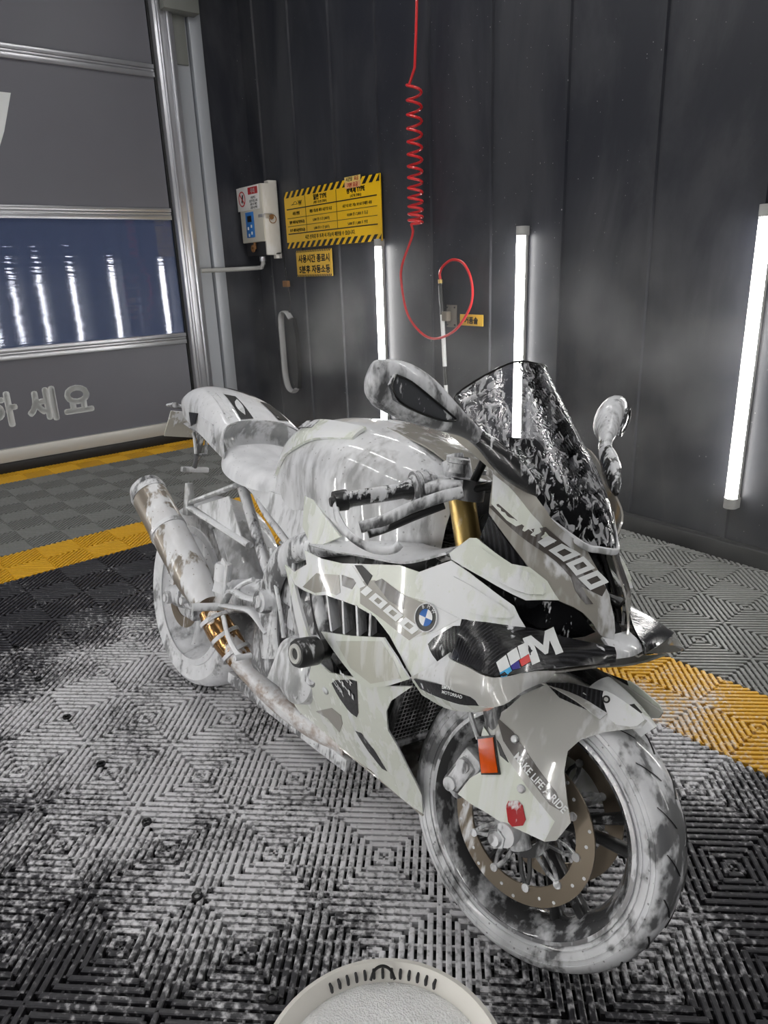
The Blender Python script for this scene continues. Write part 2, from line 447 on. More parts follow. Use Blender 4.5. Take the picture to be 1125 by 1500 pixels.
# ------------------------------------------------------------------ floor of interlocking ribbed tiles
TA = Vector((math.cos(R(-50.3)+YAW), math.sin(R(-50.3)+YAW), 0)); TB = Vector((math.cos(R(39.7)+YAW), math.sin(R(39.7)+YAW), 0))
A0_, B0_, TS = -1.732, 1.897, 0.4
FOAM_BLOBS = [(-.9, 2.45, .75), (-1.05, 2.1, .8), (-.6, 2.05, .85), (-.3, 1.8, .85), (-.05, 1.55, .75), (.1, 1.25, .5), (.5, 1.25, .3), (.85, 1.95, .6), (-.7, 1.75, .7), (-.4, 1.4, .45), (.2, 2.2, .9)]
def floor_mat(name, col, dirt, foam, wet=.3):
    m, nt, out = new_mat(name)
    b = N(nt, 'BsdfPrincipled'); nt.links.new(b.outputs[0], out.inputs[0])
    geo = N(nt, 'NewGeometry')
    field = None
    for (x, y, r) in FOAM_BLOBS:
        d = N(nt, 'VectorMath', operation='DISTANCE'); nt.links.new(geo.outputs['Position'], d.inputs[0]); d.inputs[1].default_value = W2(x, y)+(0,)
        v = math_n(nt, 'SUBTRACT', 1.0, math_n(nt, 'DIVIDE', d.outputs['Value'], r))
        field = v if field is None else math_n(nt, 'MAXIMUM', field, v)
    field = math_n(nt, 'MAXIMUM', field, 0.0)
    n1 = N(nt, 'TexNoise', i_Scale=5.0, i_Detail=6.0, i_Roughness=.6); nt.links.new(geo.outputs['Position'], n1.inputs['Vector'])
    n2 = N(nt, 'TexNoise', i_Scale=70.0, i_Detail=3.0); nt.links.new(geo.outputs['Position'], n2.inputs['Vector'])
    s = math_n(nt, 'ADD', math_n(nt, 'MULTIPLY', n1.outputs[0], .42), math_n(nt, 'MULTIPLY', n2.outputs[0], .58))
    s = math_n(nt, 'ADD', s, math_n(nt, 'MULTIPLY', field, .29))
    mask = smooth_range(nt, s, .62-foam, .84-foam)
    base = mixc(nt, n2.outputs[0], col, dirt)
    nt.links.new(mixc(nt, math_n(nt, 'MULTIPLY', mask, .9), base, srgb(222, 221, 224)), b.inputs['Base Color'])
    rg = N(nt, 'MapRange'); nt.links.new(mask, rg.inputs[0]); rg.inputs[3].default_value = wet; rg.inputs[4].default_value = .6
    nt.links.new(rg.outputs[0], b.inputs['Roughness'])
    bp = N(nt, 'Bump', i_Strength=.5, i_Distance=.003); nt.links.new(n2.outputs[0], bp.inputs['Height']); nt.links.new(bp.outputs[0], b.inputs['Normal'])
    return m
MF_BLACK = floor_mat('black_floor_tile', srgb(30, 30, 33), srgb(64, 63, 67), .06)
MF_GREY = floor_mat('grey_floor_tile', srgb(104, 105, 103), srgb(138, 139, 136), -.02, .45)
MF_YEL = floor_mat('yellow_floor_tile', srgb(206, 150, 10), srgb(228, 180, 50), .0, .42)
floor_base = plain('wet_slab', srgb(14, 14, 15), .25)
fl = MB(); fl.box((-6.8, -2.6, -.09), (6.3, 3.5, -.022), M=Matrix.Identity(4)); floor = struct(fl.obj('floor', floor_base, None, False))
def tile_geo():
    mb = MB(); s2 = math.sqrt(.5)
    for ci in (0, 1):
        for cj in (0, 1):
            cx, cy = .1+.2*ci, .1+.2*cj
            d = Vector((s2, -s2, 0)) if ci == cj else Vector((s2, s2, 0))
            q = Vector((-d.y, d.x, 0)); c = Vector((cx, cy, 0)); hd = .1*math.sqrt(2)
            for k in range(-6, 7):
                off = k*.0205; L = hd-abs(off)-.0015
                if L < .006: continue
                o = c+q*off
                w0, w1 = .0066, .0052
                e = min(L, .0066)
                V = []
                for z, w, sh in ((-.020, w0, 0), (-.002, w0, 0), (0.0, w1*.75, .003)):
                    for (a, bb) in ((-1, -1), (1, -1), (1, 1), (-1, 1)):
                        V.append(o+d*(a*(L-sh))+q*(bb*w)+Vector((0, 0, z)))
                F = [(8, 9, 10, 11)]
                for l in (0, 4):
                    for i in range(4): F.append((l+i, l+(i+1) % 4, l+4+(i+1) % 4, l+4+i))
                mb.add(V, F)
            for k in range(-3, 4):
                off = k*.038; L = hd-abs(off)
                o = c+d*off
                mb.prism([o+q*(-L)+d*(-.003)+Vector((0, 0, -.016)), o+q*L+d*(-.003)+Vector((0, 0, -.016)), o+q*L+d*.003+Vector((0, 0, -.016)), o+q*(-L)+d*.003+Vector((0, 0, -.016))], (0, 0, .0105))
    return mb.v, mb.f
_tv, _tf = tile_geo()
def tile_mesh(name, mat):
    me = bpy.data.meshes.new(name); me.from_pydata([tuple(v) for v in _tv], [], _tf); me.update(); me.materials.append(mat); return me
TM = {'k': tile_mesh('floor_tile_black', MF_BLACK), 'g': tile_mesh('floor_tile_grey', MF_GREY), 'y': tile_mesh('floor_tile_yellow', MF_YEL)}
_ci = cam.matrix_world.inverted()
def to_px(p):
    q = _ci @ Vector(p)
    if q.z > -.05: return None
    return (562.5+FPX*q.x/-q.z, 750-FPX*q.y/-q.z, -q.z)
cand = []
for i in range(-12, 9):
    for j in range(-12, 12):
        a = A0_+TS*i; b = B0_+TS*j
        c = TA*(a+.2)+TB*(b+.2)
        if c.dot(NA) > DA+.12 or c.dot(NB) > DB+.12: continue
        near = c.length
        pr = to_px(c)
        mg = 260 if near < 2 else 140
        vis = pr is not None and -mg < pr[0] < 1125+mg and -100 < pr[1] < 1500+mg*1.6
        if not vis and near > 1.6: continue
        col = 'k'
        if i < -6 or j > 0: col = 'g'
        if (i == -6 and j <= 0) or (j == 0 and i >= -6): col = 'y'
        if i <= -11: col = 'y'
        cand.append((pr[2] if pr else 9, i, j, a, b, col, vis))
cand.sort(key=lambda t: (not t[6], t[0]))
tm0 = Matrix(((TA.x, TB.x, 0, 0), (TA.y, TB.y, 0, 0), (0, 0, 1, 0), (0, 0, 0, 1)))
rest = []
for n, (d, i, j, a, b, col, vis) in enumerate(cand):
    o_ = TA*a+TB*b
    if n < 298:
        o = bpy.data.objects.new('floor_tile', TM[col]); link(o, floor)
        mm = tm0.copy(); mm.translation = (o_.x, o_.y, 0); o.matrix_world = mm
    else: rest.append((o_, col))
print('TILES', len(cand), 'rest', len(rest))
for colk, mat in (('k', MF_BLACK), ('g', MF_GREY), ('y', MF_YEL)):
    mb = MB()
    for (o_, c) in rest:
        if c == colk:
            mm = tm0.copy(); mm.translation = (o_.x, o_.y, 0); mb.add(_tv, _tf, mm)
    if mb.v:
        o = mesh_obj('floor_tile_field', mb.v, mb.f, mat, floor, False); o['kind'] = 'stuff'
# the plugged peg holes along one tile line
for (x, y) in [(-1.514, 2.61), (-1.309, 2.355), (-1.099, 2.101), (-.891, 1.844), (-.675, 1.59), (-.479, 1.337), (-.266, 1.076)]:
    mb = MB(); M_ = Matrix.Translation(W2(x, y)+(0,))
    mb.ring_sweep([(.0075, -.004), (.013, -.006), (.0135, .002), (.009, .0035)], 14, M_ @ Matrix.Rotation(R(-90), 4, 'X'))
    mb.tube([(0, 0, -.02), (0, 0, -.006)], .024, 14, M=M_)
    mb.obj('floor_peg', MT['black_clean'], floor)

# ------------------------------------------------------------------ wall on the right, dark ribbed cladding
def clad_mat():
    m, nt, out = new_mat('dark_cladding')
    b = N(nt, 'BsdfPrincipled'); nt.links.new(b.outputs[0], out.inputs[0])
    geo = N(nt, 'NewGeometry')
    mp = N(nt, 'Mapping'); mp.inputs['Scale'].default_value = (1, 1, .35); nt.links.new(geo.outputs['Position'], mp.inputs[0])
    n1 = N(nt, 'TexNoise', i_Scale=2.2, i_Detail=7.0, i_Roughness=.62, i_Distortion=.5); nt.links.new(mp.outputs[0], n1.inputs['Vector'])
    vo = N(nt, 'TexVoronoi', i_Scale=34.0); nt.links.new(geo.outputs['Position'], vo.inputs['Vector'])
    vs = N(nt, 'SeparateColor'); nt.links.new(vo.outputs['Color'], vs.inputs[0])
    n2 = N(nt, 'TexNoise', i_Scale=1.1, i_Detail=2.0); nt.links.new(geo.outputs['Position'], n2.inputs['Vector'])
    rad = math_n(nt, 'MULTIPLY', vs.outputs[1], .16)
    speck = math_n(nt, 'MULTIPLY', math_n(nt, 'LESS_THAN', vo.outputs['Distance'], rad), math_n(nt, 'GREATER_THAN', vs.outputs[0], .62))
    speck = math_n(nt, 'MULTIPLY', speck, smooth_range(nt, n2.outputs[0], .42, .62))
    base = mixc(nt, smooth_range(nt, n1.outputs[0], .40, .66), srgb(37, 39, 47), srgb(60, 61, 66))
    nt.links.new(mixc(nt, math_n(nt, 'MULTIPLY', speck, .6), base, srgb(190, 190, 188)), b.inputs['Base Color'])
    b.inputs['Roughness'].default_value = .42
    b.inputs['Specular IOR Level'].default_value = .4
    return m
M_CLAD = clad_mat()
WH = 4.1
wl = MB(); wl.box((CORNER_A-.4, .014, -.05), (6.2, .16, WH), M=wallA(0, 0))
wall_right = struct(wl.obj('wall_right', M_CLAD, None, False))
seams = [-2.2-.5425*k for k in range(8)]+[-2.2+.5425*k for k in range(1, 16)]
seams = sorted([s for s in seams if CORNER_A < s < 6.1]+[CORNER_A, 6.1])
for k in range(len(seams)-1):
    mb = MB(); mb.box((seams[k]+.002, 0, .0), (seams[k+1]-.012, .02, WH-.03), M=wallA(0, 0)); mb.obj('wall_panel', M_CLAD, wall_right, False)
    mb = MB(); x = seams[k+1]
    mb.prism([(x-.016, .004, 0), (x-.012, -.016, 0), (x+.004, -.016, 0), (x+.008, .004, 0)], (0, 0, WH-.03), M=wallA(0, 0))
    mb.obj('standing_seam', M_CLAD, wall_right, False)
mb = MB(); mb.box((CORNER_A, -.055, -.02), (6.0, .0, .085), .008, M=wallA(0, 0)); struct(mb.obj('baseboard_right', plain('black_skirting', srgb(30, 30, 31), .45, noise=.2), None, True))

# ------------------------------------------------------------------ back wall with the sectional door
CX = 3.575
mb = MB(); mb.box((3.2, .0, -.05), (CX+.3, .16, WH), M=wallB(0, 0)); mb.box((-4.4, .05, 3.98), (3.2, .16, WH), M=wallB(0, 0)); mb.box((-5.6, 0, -.05), (-4.4, .16, WH), M=wallB(0, 0))
struct(mb.obj('wall_back', M_CLAD, None, False))
M_DOOR = plain('grey_door_skin', srgb(104, 104, 111), .45, .1, noise=.05, nscale=3, bump=.08)
door = thing('door_1', 'grey sectional overhead door with aluminium rails and a clear window row', 'door', wallB(0, 0)); struct(door)
del door['category']; del door['label']
DX0, DX1 = -4.3, 2.775
def pane_mat():
    m, nt, out = new_mat('ribbed_clear_pane')
    tc = N(nt, 'TexCoord'); mp = N(nt, 'Mapping'); mp.inputs['Scale'].default_value = (.25, .25, 9); nt.links.new(tc.outputs['Object'], mp.inputs[0])
    n1 = N(nt, 'TexNoise', i_Scale=2.0, i_Detail=3.0, i_Roughness=.45); nt.links.new(mp.outputs[0], n1.inputs['Vector'])
    bp = N(nt, 'Bump', i_Strength=.13, i_Distance=.02); nt.links.new(n1.outputs[0], bp.inputs['Height'])
    tr = N(nt, 'BsdfTransparent'); tr.inputs[0].default_value = (.62, .66, .72, 1)
    gl = N(nt, 'BsdfGlossy'); gl.inputs['Roughness'].default_value = .04; gl.inputs[0].default_value = (.9, .92, 1, 1); nt.links.new(bp.outputs[0], gl.inputs['Normal'])
    mx = N(nt, 'MixShader'); mx.inputs[0].default_value = .10
    nt.links.new(tr.outputs[0], mx.inputs[1]); nt.links.new(gl.outputs[0], mx.inputs[2])
    df = N(nt, 'BsdfDiffuse'); df.inputs[0].default_value = srgb(112, 124, 158)
    m2 = N(nt, 'MixShader'); m2.inputs[0].default_value = .3
    nt.links.new(mx.outputs[0], m2.inputs[1]); nt.links.new(df.outputs[0], m2.inputs[2])
    nt.links.new(m2.outputs[0], out.inputs[0]); return m
M_PANE = pane_mat()
zs = [.10, .888, 1.89, 2.93, 3.95]
mb = MB(); mb.box((DX0, .015, .10), (DX1, .05, .85)); mb.obj('door_panel', M_DOOR, door, False)
mb = MB(); mb.box((DX0, .02, .925), (DX1-.0, .028, 1.855)); pane = mb.obj('window_pane', M_PANE, door, False)
mb = MB(); mb.box((DX0, .015, 1.93), (DX1, .05, 2.885)); mb.obj('door_panel', M_DOOR, door, False)
mb = MB(); mb.box((DX0, .015, 2.975), (DX1, .05, 3.95)); mb.obj('door_panel', M_DOOR, door, False)
for z in (.888, 1.89, 2.93):
    mb = MB(); hz = .045
    mb.box((DX0, -.012, z-hz), (DX1, .05, z-.008), .004); mb.box((DX0, -.006, z-.006), (DX1, .05, z+.012), .003); mb.box((DX0, -.014, z+.014), (DX1, .05, z+hz), .004)
    mb.obj('door_rail', MT['alu'], door)
mb = MB(); mb.box((DX0, -.014, .075), (DX1, .05, .18), .005); mb.obj('bottom_rail', plain('pale_bottom_rail', srgb(196, 195, 190), .4, .3), door)
mb = MB(); mb.box((DX0, -.03, -.02), (DX1+.05, .06, .075), .012); mb.obj('rubber_seal', plain('black_rubber', srgb(16, 16, 17), .5), door)
mb = MB(); mb.box((DX1+.006, .01, .05), (DX1+.03, .06, 3.95)); mb.obj('side_gasket', plain('dark_gasket', srgb(20, 20, 22), .5), door)
# guide track and steel post beside the door
mb = MB()
mb.box((2.80, -.05, .0), (2.96, .10, 4.0), .006); mb.box((2.825, -.066, .0), (2.85, -.04, 4.0), .005); mb.box((2.90, -.066, .0), (2.93, -.04, 4.0), .005)
struct(mb.obj('trim_1', MT['alu'], None, xf=wallB(0, 0)))
mb = MB(); mb.box((2.965, .0, .0), (3.09, .12, 4.0)); mb.box((3.105, -.03, .0), (3.21, .12, 4.0), .006); mb.box((3.09, .03, .0), (3.105, .12, 4.0))
struct(mb.obj('trim_2', MT['alu_paint'], None, xf=wallB(0, 0)))
mb = MB(); mb.box((2.86, -.13, 3.34), (3.16, .0, 3.62), .01); mb.box((2.97, -.02, 3.0), (3.075, .01, 3.4), .004)
o = mb.obj('track_bracket', plain('grey_bracket', srgb(120, 122, 118), .5), None, xf=wallB(0, 0)); tag(o, 'grey steel bracket block at the top of the door track', 'bracket')
# lettering
def text_mesh(txt, size, M_, mat, name, parent, bold=0.0, shear=0.0, align='LEFT', sx=1.0, ext=.0008, spacing=1.0):
    cu = bpy.data.curves.new('t', 'FONT'); cu.body = txt; cu.size = size; cu.shear = shear; cu.align_x = align; cu.extrude = ext; cu.resolution_u = 3; cu.space_character = spacing
    ob = bpy.data.objects.new('t', cu); COL.objects.link(ob)
    bpy.context.view_layer.update()
    me = bpy.data.meshes.new_from_object(ob.evaluated_get(bpy.context.evaluated_depsgraph_get()))
    bpy.data.objects.remove(ob)
    V = []; F = []
    shifts = [(0, 0)]+([(bold*math.cos(R(a)), bold*math.sin(R(a))) for a in (range(0, 360, 45) if bold > .004 else range(0, 360, 90))] if bold else [])
    for dx, dy in shifts:
        b0 = len(V)
        V += [M_ @ Vector((v.co.x*sx+dx, v.co.y+dy, v.co.z)) for v in me.vertices]; F += [tuple(b0+i for i in p.vertices) for p in me.polygons]
    return mesh_obj(name, V, F, mat, parent, False)
UP = Matrix(((1, 0, 0, 0), (0, 0, -1, 0), (0, 1, 0, 0), (0, 0, 0, 1)))      # text plane -> wall plane, facing -y
M_LET = plain('white_vinyl', srgb(226, 228, 228), .5)
text_mesh('하', .275, Matrix.Translation((1.085, .012, .375)) @ UP, M_LET, 'lettering', door, .013, sx=.95)
text_mesh('세', .275, Matrix.Translation((1.395, .012, .375)) @ UP, M_LET, 'lettering', door, .013, sx=.95)
text_mesh('요', .275, Matrix.Translation((1.665, .012, .375)) @ UP, M_LET, 'lettering', door, .013, sx=.95)
mb = MB(); mb.prism([(.9, .013, 2.67), (1.69, .013, 2.67), (1.60, .013, 2.42), (1.40, .013, 2.0), (1.24, .013, 2.0), (1.45, .013, 2.45), (1.48, .013, 2.53), (.9, .013, 2.53)], (0, -.003, 0)); mb.obj('lettering', M_LET, door, False)

# ------------------------------------------------------------------ the rest of the room (outside the frame)
mb = MB(); mb.box((-6.6, -.16, -.05), (6.2, 0, WH), M=basis(AA, NA, DA-5.8, 0, 0)); struct(mb.obj('wall_left', M_CLAD, None, False))
mb = MB(); mb.box((-5.8, -.16, -.05), (3.9, 0, WH), M=basis(AB, NB, DB-11.2, 0, 0)); struct(mb.obj('wall_front', M_CLAD, None, False))
mb = MB(); mb.box((-6.8, -2.8, WH), (6.3, 3.6, WH+.1)); struct(mb.obj('ceiling', plain('grey_ceiling', srgb(150, 152, 158), .6), None, False))
def led(mat, M_, label, group=None, L=1.245):
    t = thing('led_tube', label, 'tube light', M_, group)
    mb = MB(); mb.tube([(0, -.034, .0), (0, -.034, L)], .027, 16, cap=True); mb.obj('diffuser', mat, t)
    mb = MB(); mb.box((-.026, -.03, -.02), (.026, 0, L+.02), .004); mb.obj('housing', MT['endcap'], t)
    for z in (-.05, L):
        mb = MB(); mb.tube([(0, -.032, z), (0, -.032, z+.05)], .0315, 16); mb.box((-.03, -.032, z), (.03, 0, z+.05)); mb.obj('end_cap', MT['endcap'], t)
    return t
led(MT['led'], wallA(-4.372, .305), 'lit white tube light below the big yellow sign, beside the coiled red hose')
led(MT['led'], wallA(-3.013, .305), 'lit white tube light rising behind the windscreen of the motorcycle')
led(MT['led'], wallA(-1.634, .305), 'lit white tube light shown down to its lower end cap, alone on its wall panel')
for s in (-.28, 1.08, 2.44): led(MT['led'], wallA(s, .305), 'lit white tube light further along the dark panel wall', 'tube lights along the dark wall')
for s in (-5.2, -3.84, -2.48, -1.12, .24, 1.6): 
    led(MT['led_opp'], basis(AA, NA, DA-5.8, s, .305) @ Matrix.Rotation(math.pi, 4, 'Z'), 'lit white tube light on the opposite wall', 'tube lights on the opposite wall')
for s in (-4.6, -2.9, -1.2, .5):
    for q in (.55, -1.6, -3.6):
        Mx = basis(AA, NA, DA-1.0+q, s, WH) @ Matrix.Rotation(R(90), 4, 'Y') @ Matrix.Rotation(R(90), 4, 'Z')
        led(MT['led_ceil'], Mx, 'lit white tube light under the ceiling', 'ceiling tube lights')

# ------------------------------------------------------------------ things on the wall
M_YS = plain('yellow_sign_board', srgb(238, 190, 6), .4); M_YD = plain('weathered_yellow_board', srgb(226, 182, 60), .45)
def hazard(mb, x0, x1, z0, z1, y, pitch, slant):
    x = x0-slant
    while x < x1:
        p = [(x, z0), (x+pitch*.5, z0), (x+pitch*.5+slant, z1), (x+slant, z1)]
        q = [(min(max(a, x0), x1), b) for a, b in p]
        if q[1][0]-q[0][0]+q[2][0]-q[3][0] > .004: mb.prism([(a, y, b) for a, b in q], (0, -.0012, 0))
        x += pitch
SW, SH = 1.325, .436
t = thing('price_sign', 'large yellow price board with black hazard stripes along top and bottom', 'sign', wallA(-5.655, 1.587) @ Matrix.Translation((0, -.0165, 0)))
mb = MB(); mb.box((0, -.016, 0), (SW, -.004, SH), .003); mb.obj('board', M_YS, t)
for z0, z1 in ((SH-.048, SH), (0, .046)):
    mb = MB(); hazard(mb, 0, SW, z0, z1, -.0165, .083, .05); o = mb.obj('hazard_stripes', MT['ink'], t, False); o['kind'] = 'stuff'
mb = MB()
for z, w in ((.297, .008), (.23, .004), (.168, .004), (.108, .008)): mb.box((.035, -.0175, z), (SW-.04, -.0162, z+w))
for x in (.33, .775): mb.box((x, -.0175, .11), (x+.004, -.0162, .385))
mb.obj('table_lines', MT['ink'], t, False)
def st(txt, x, z, size, bold=.0, al='CENTER', sx=1.0): text_mesh(txt, size, Matrix.Translation((x, -.0168, z)) @ UP, MT['ink'], 'lettering', t, bold, align=al, sx=sx)
st('W', .25, .322, .05, .002); st('일반 TYPE', .55, .345, .044, .0018); st('(개별 기능별 결제시)', .55, .315, .022)
st('정액제 TYPE', 1.03, .345, .044, .0018); st('(시간제 결제시)', 1.03, .315, .022)
st('사용 방법', .18, .255, .028, .0008); st('개별 기능별 세차 시간 및 요금', .55, .255, .026, .0005); st('시간 내 모든 기능 코스로 무제한 사용', 1.04, .253, .024, .0004)
st('일반 세차시(기본요금)', .185, .19, .026, .0007); st('5,000 원 / 5 분 (300초)', .55, .19, .026); st('10,000 원 / 2,000 초 등급', 1.04, .19, .026)
st('추가 세차시(연장요금)', .185, .128, .026, .0007); st('1,000 원 / 1 분 (60초)', .55, .128, .026); st('5,000 원 / 1,000 초 연장', 1.04, .128, .026)
st('시간 선차감 후 초과 시 기능이 제한될 수 있습니다.', .65, .065, .034, .0006)
mb = MB(); mb.tube([(.115, -.0166, .332), (.145, -.0166, .336), (.165, -.0166, .352), (.19, -.0166, .352), (.205, -.0166, .336), (.215, -.0166, .332), (.115, -.0166, .332)], .0018, 6); mb.obj('car_mark', MT['ink'], t)
mb = MB(); mb.box((.90, -.019, .385), (1.10, -.0162, .452)); stk = mb.obj('sticker', plain('pale_sticker', srgb(236, 206, 120), .4), t, False)
mb = MB(); mb.box((.905, -.0195, .375), (1.095, -.0185, .415)); mb.obj('sticker', plain('pink_sticker', srgb(238, 176, 120), .4), t, False)
text_mesh('시간당', .03, Matrix.Translation((.96, -.0195, .424)) @ UP, MT['ink'], 'lettering', t, .0006, align='CENTER')
text_mesh('요금', .03, Matrix.Translation((1.05, -.0195, .424)) @ UP, MT['mred'], 'lettering', t, .0006, align='CENTER')
text_mesh('기본 요금', .034, Matrix.Translation((1.0, -.0198, .382)) @ UP, MT['mred'], 'lettering', t, .0008, align='CENTER')
NW, NH = .535, .205
t = thing('notice_sign', 'small yellow notice with two lines of black lettering under the big board', 'sign', wallA(-5.53, 1.36) @ Matrix.Translation((0, -.0165, 0)))
mb = MB(); mb.box((0, -.012, 0), (NW, -.003, NH), .002); mb.obj('board', M_YD, t)
for z0, z1 in ((NH-.016, NH), (0, .016)):
    mb = MB(); hazard(mb, 0, NW, z0, z1, -.0125, .026, .015); o = mb.obj('hazard_stripes', MT['ink'], t, False); o['kind'] = 'stuff'
text_mesh('사용시간 종료시', .066, Matrix.Translation((.275, -.0125, .115)) @ UP, MT['ink'], 'lettering', t, .0022, align='CENTER', sx=1.08)
text_mesh('5분후 자동소등', .066, Matrix.Translation((.275, -.0125, .032)) @ UP, MT['ink'], 'lettering', t, .0022, align='CENTER', sx=1.14)
t = thing('name_tag', 'small rounded yellow tag screwed beside the brush bracket', 'sign', wallA(-3.536, 1.035) @ Matrix.Translation((0, -.0165, 0)))
mb = MB(); mb.box((0, -.008, 0), (.21, -.002, .07), .0028); mb.obj('board', M_YD, t)
text_mesh('거품솔', .045, Matrix.Translation((.105, -.0085, .017)) @ UP, MT['ink'], 'lettering', t, .0016, align='CENTER')

M_BOX = foamy('cream_enamel', srgb(204, 200, 192), .45, 0, .18, 6, 0, film=0, soft=.2, up=0)
M_RUST = plain('rusty_brown', srgb(132, 92, 52), .7, noise=.4, nscale=60)
t = thing('control_box', 'cream steel payment box with blue keypad and red warning sticker', 'control box', wallA(-5.79, 1.545))
BW, BD, BH = .40, .16, .56
mb = MB(); mb.box((-BW, -BD+.02, .0), (-.0, 0, BH), .006); mb.obj('housing', plain('dark_box_back', srgb(40, 40, 44), .5), t)
mb = MB(); mb.box((-.012, -BD, .0), (.012, -.02, BH), .005); mb.box((-.03, -.08, -.03), (.012, -.02, .02), .004); mb.box((-.06, -.1, BH-.005), (.012, -.02, BH+.025), .004); mb.obj('side_cover', M_BOX, t)
mb = MB(); mb.box((-BW, -BD-.012, .11), (.008, -BD+.02, BH), .006); mb.obj('door_face', plain('beige_face', srgb(196, 192, 180), .45, noise=.04, nscale=8), t)
mb = MB(); mb.box((-BW-.03, -BD-.016, .37), (-.03, -BD-.0125, BH-.004), .002); sk = mb.obj('warning_sticker', plain('white_sticker', srgb(226, 224, 222), .4), t)
mb = MB(); mb.box((-.215, -BD-.0175, .49), (-.045, -BD-.016, .545)); mb.obj('red_header', plain('sticker_red', srgb(176, 40, 44), .4), sk, False)
mb = MB(); mb.ring_sweep([(.052, -.0008), (.062, -.0008), (.062, .0008), (.052, .0008)], 28, Matrix.Translation((-.335, -BD-.0168, .465))); mb.prism([(-.375, -BD-.0160, .497), (-.367, -BD-.0160, .505), (-.295, -BD-.0160, .433), (-.303, -BD-.0160, .425)], (0, -.0014, 0)); mb.obj('prohibition_ring', plain('ring_red', srgb(190, 44, 48), .4), sk, False)
mb = MB(); mb.prism([(-.35, -BD-.016, .44), (-.33, -BD-.016, .43), (-.315, -BD-.016, .47), (-.305, -BD-.016, .5), (-.33, -BD-.016, .495)], (0, -.001, 0)); mb.obj('pictogram', MT['ink'], sk, False)
text_mesh('주의', .042, Matrix.Translation((-.13, -BD-.0180, .50)) @ UP, MT['print'], 'lettering', sk, .001, align='CENTER')
for k, s_ in enumerate(('신용카드', '동전 투입 금지', '사용 후 확인', '고장 시 연락')):
    text_mesh(s_, .024, Matrix.Translation((-.13, -BD-.0165, .455-.026*k)) @ UP, MT['ink'], 'lettering', sk, .0003, align='CENTER')
mb = MB(); mb.box((-.30, -BD-.018, .15), (-.155, -BD-.012, .355), .003); kp = mb.obj('keypad', plain('blue_keypad', srgb(46, 116, 190), .35), t)
mb = MB(); mb.box((-.265, -BD-.02, .275), (-.19, -BD-.0175, .325), .001); mb.obj('display', MT['ink'], kp)
for (x, z) in ((-.26, .225), (-.2, .24), (-.2, .185), (-.25, .17)):
    mb = MB(); mb.box((x-.012, -BD-.02, z-.012), (x+.012, -BD-.0175, z+.012), .002); mb.obj('button', MT['print'], kp)
mb = MB(); mb.box((.012, -BD-.01, .29), (.02, -.09, .33), .003); mb.box((-.06, -BD-.022, .30), (.018, -BD-.012, .325), .003); mb.obj('hasp', MT['alu'], t)
mb = MB(); mb.tube([(.018, -.10, .30), (.03, -.10, .30)], .02, 12); mb.ring_sweep([(.03, -.002), (.036, -.002), (.036, .002), (.03, .002)], 20, Matrix.Translation((.014, -.085, .285)) @ Matrix.Rotation(R(90), 4, 'Z')); mb.obj('padlock', M_RUST, t)
mb = MB(); mb.tube([(-.2, -BD-.0, .11), (-.2, -BD-.0, .055)], .012, 10); mb.ring_sweep([(.014, -.006), (.03, -.006), (.03, .006), (.014, .006)], 18, Matrix.Translation((-.22, -BD-.01, .06))); mb.obj('coin_return', M_RUST, t)
t = thing('conduit_pipe', 'grey conduit pipe running from the door post to under the payment box', 'pipe', wallA(-5.9, 1.45))
mb = MB(); mb.tube([(-.1, -.09, .06), (-.1, -.09, .03), (-.13, -.09, .0), (-.2, -.10, -.005), (-.24, -.14, -.006), (-.25, -.3, -.01), (-.235, -.62, -.012)], .019, 12); mb.obj('pipe', MT['endcap'], t)
mb = MB(); mb.tube([(-.1, -.09, .05), (-.1, -.09, .088)], .028, 12); mb.obj('gland', MT['alu'], t)

# brush pole, its bracket and the red coiled air hose
t = thing('foam_brush_pole', 'black and white striped brush pole held by a steel bracket', 'pole', wallA(-3.70, .45))
P0, P1 = Vector((.055, -.035, -.1)), Vector((-.008, -.035, .86))
def seg(a, b, r, mat, nm):
    mb = MB(); mb.tube([P0.lerp(P1, a), P0.lerp(P1, b)], r, 12); return mb.obj(nm, mat, t)
seg(-.3, .30, .013, MT['print'], 'white_sleeve'); seg(.30, .43, .012, MT['black_clean'], 'grip_band'); seg(.43, .78, .0145, MT['print'], 'white_sleeve'); seg(.78, .985, .014, MT['black_clean'], 'trigger_handle'); seg(.985, 1.01, .016, MT['gold'], 'brass_nut')
mb = MB(); mb.tube([P0.lerp(P1, .97)+Vector((-.02, 0, 0)), P0.lerp(P1, .88)+Vector((-.022, 0, 0)), P0.lerp(P1, .79)+Vector((-.012, 0, 0))], .003, 6); mb.obj('trigger_wire', MT['steel'], t)
t = thing('pole_bracket', 'small square steel wall bracket clamping the brush pole', 'bracket', wallA(-3.655, 1.02) @ Matrix.Translation((0, -.0165, 0)))
mb = MB(); mb.box((-.01, -.006, 0), (.085, 0, .14), .002); mb.obj('back_plate', plain('dull_steel', srgb(112, 106, 98), .5, .3), t)
mb = MB(); mb.box((-.019, -.045, .04), (.035, -.006, .10), .006); mb.obj('clamp', plain('clamp_steel', srgb(126, 118, 106), .5, .3), t)
for x in (.002, .07):
    for z in (.015, .125):
        mb = MB(); mb.tube([(x, -.006, z), (x, -.011, z)], .006, 8); mb.obj('screw', MT['ink'], t)
M_HOSE = plain('red_polyurethane_hose', srgb(206, 40, 44), .3, coat=.3)
t = thing('coiled_hose', 'red coiled air hose hanging from above and looping to the brush pole', 'hose', wallA(-3.86, 0))
pts = [(.06, -.10, 4.05), (.045, -.10, 3.0), (.01, -.10, 2.55)]
z = 2.47; ang = math.pi; turns = []
nt_ = 13
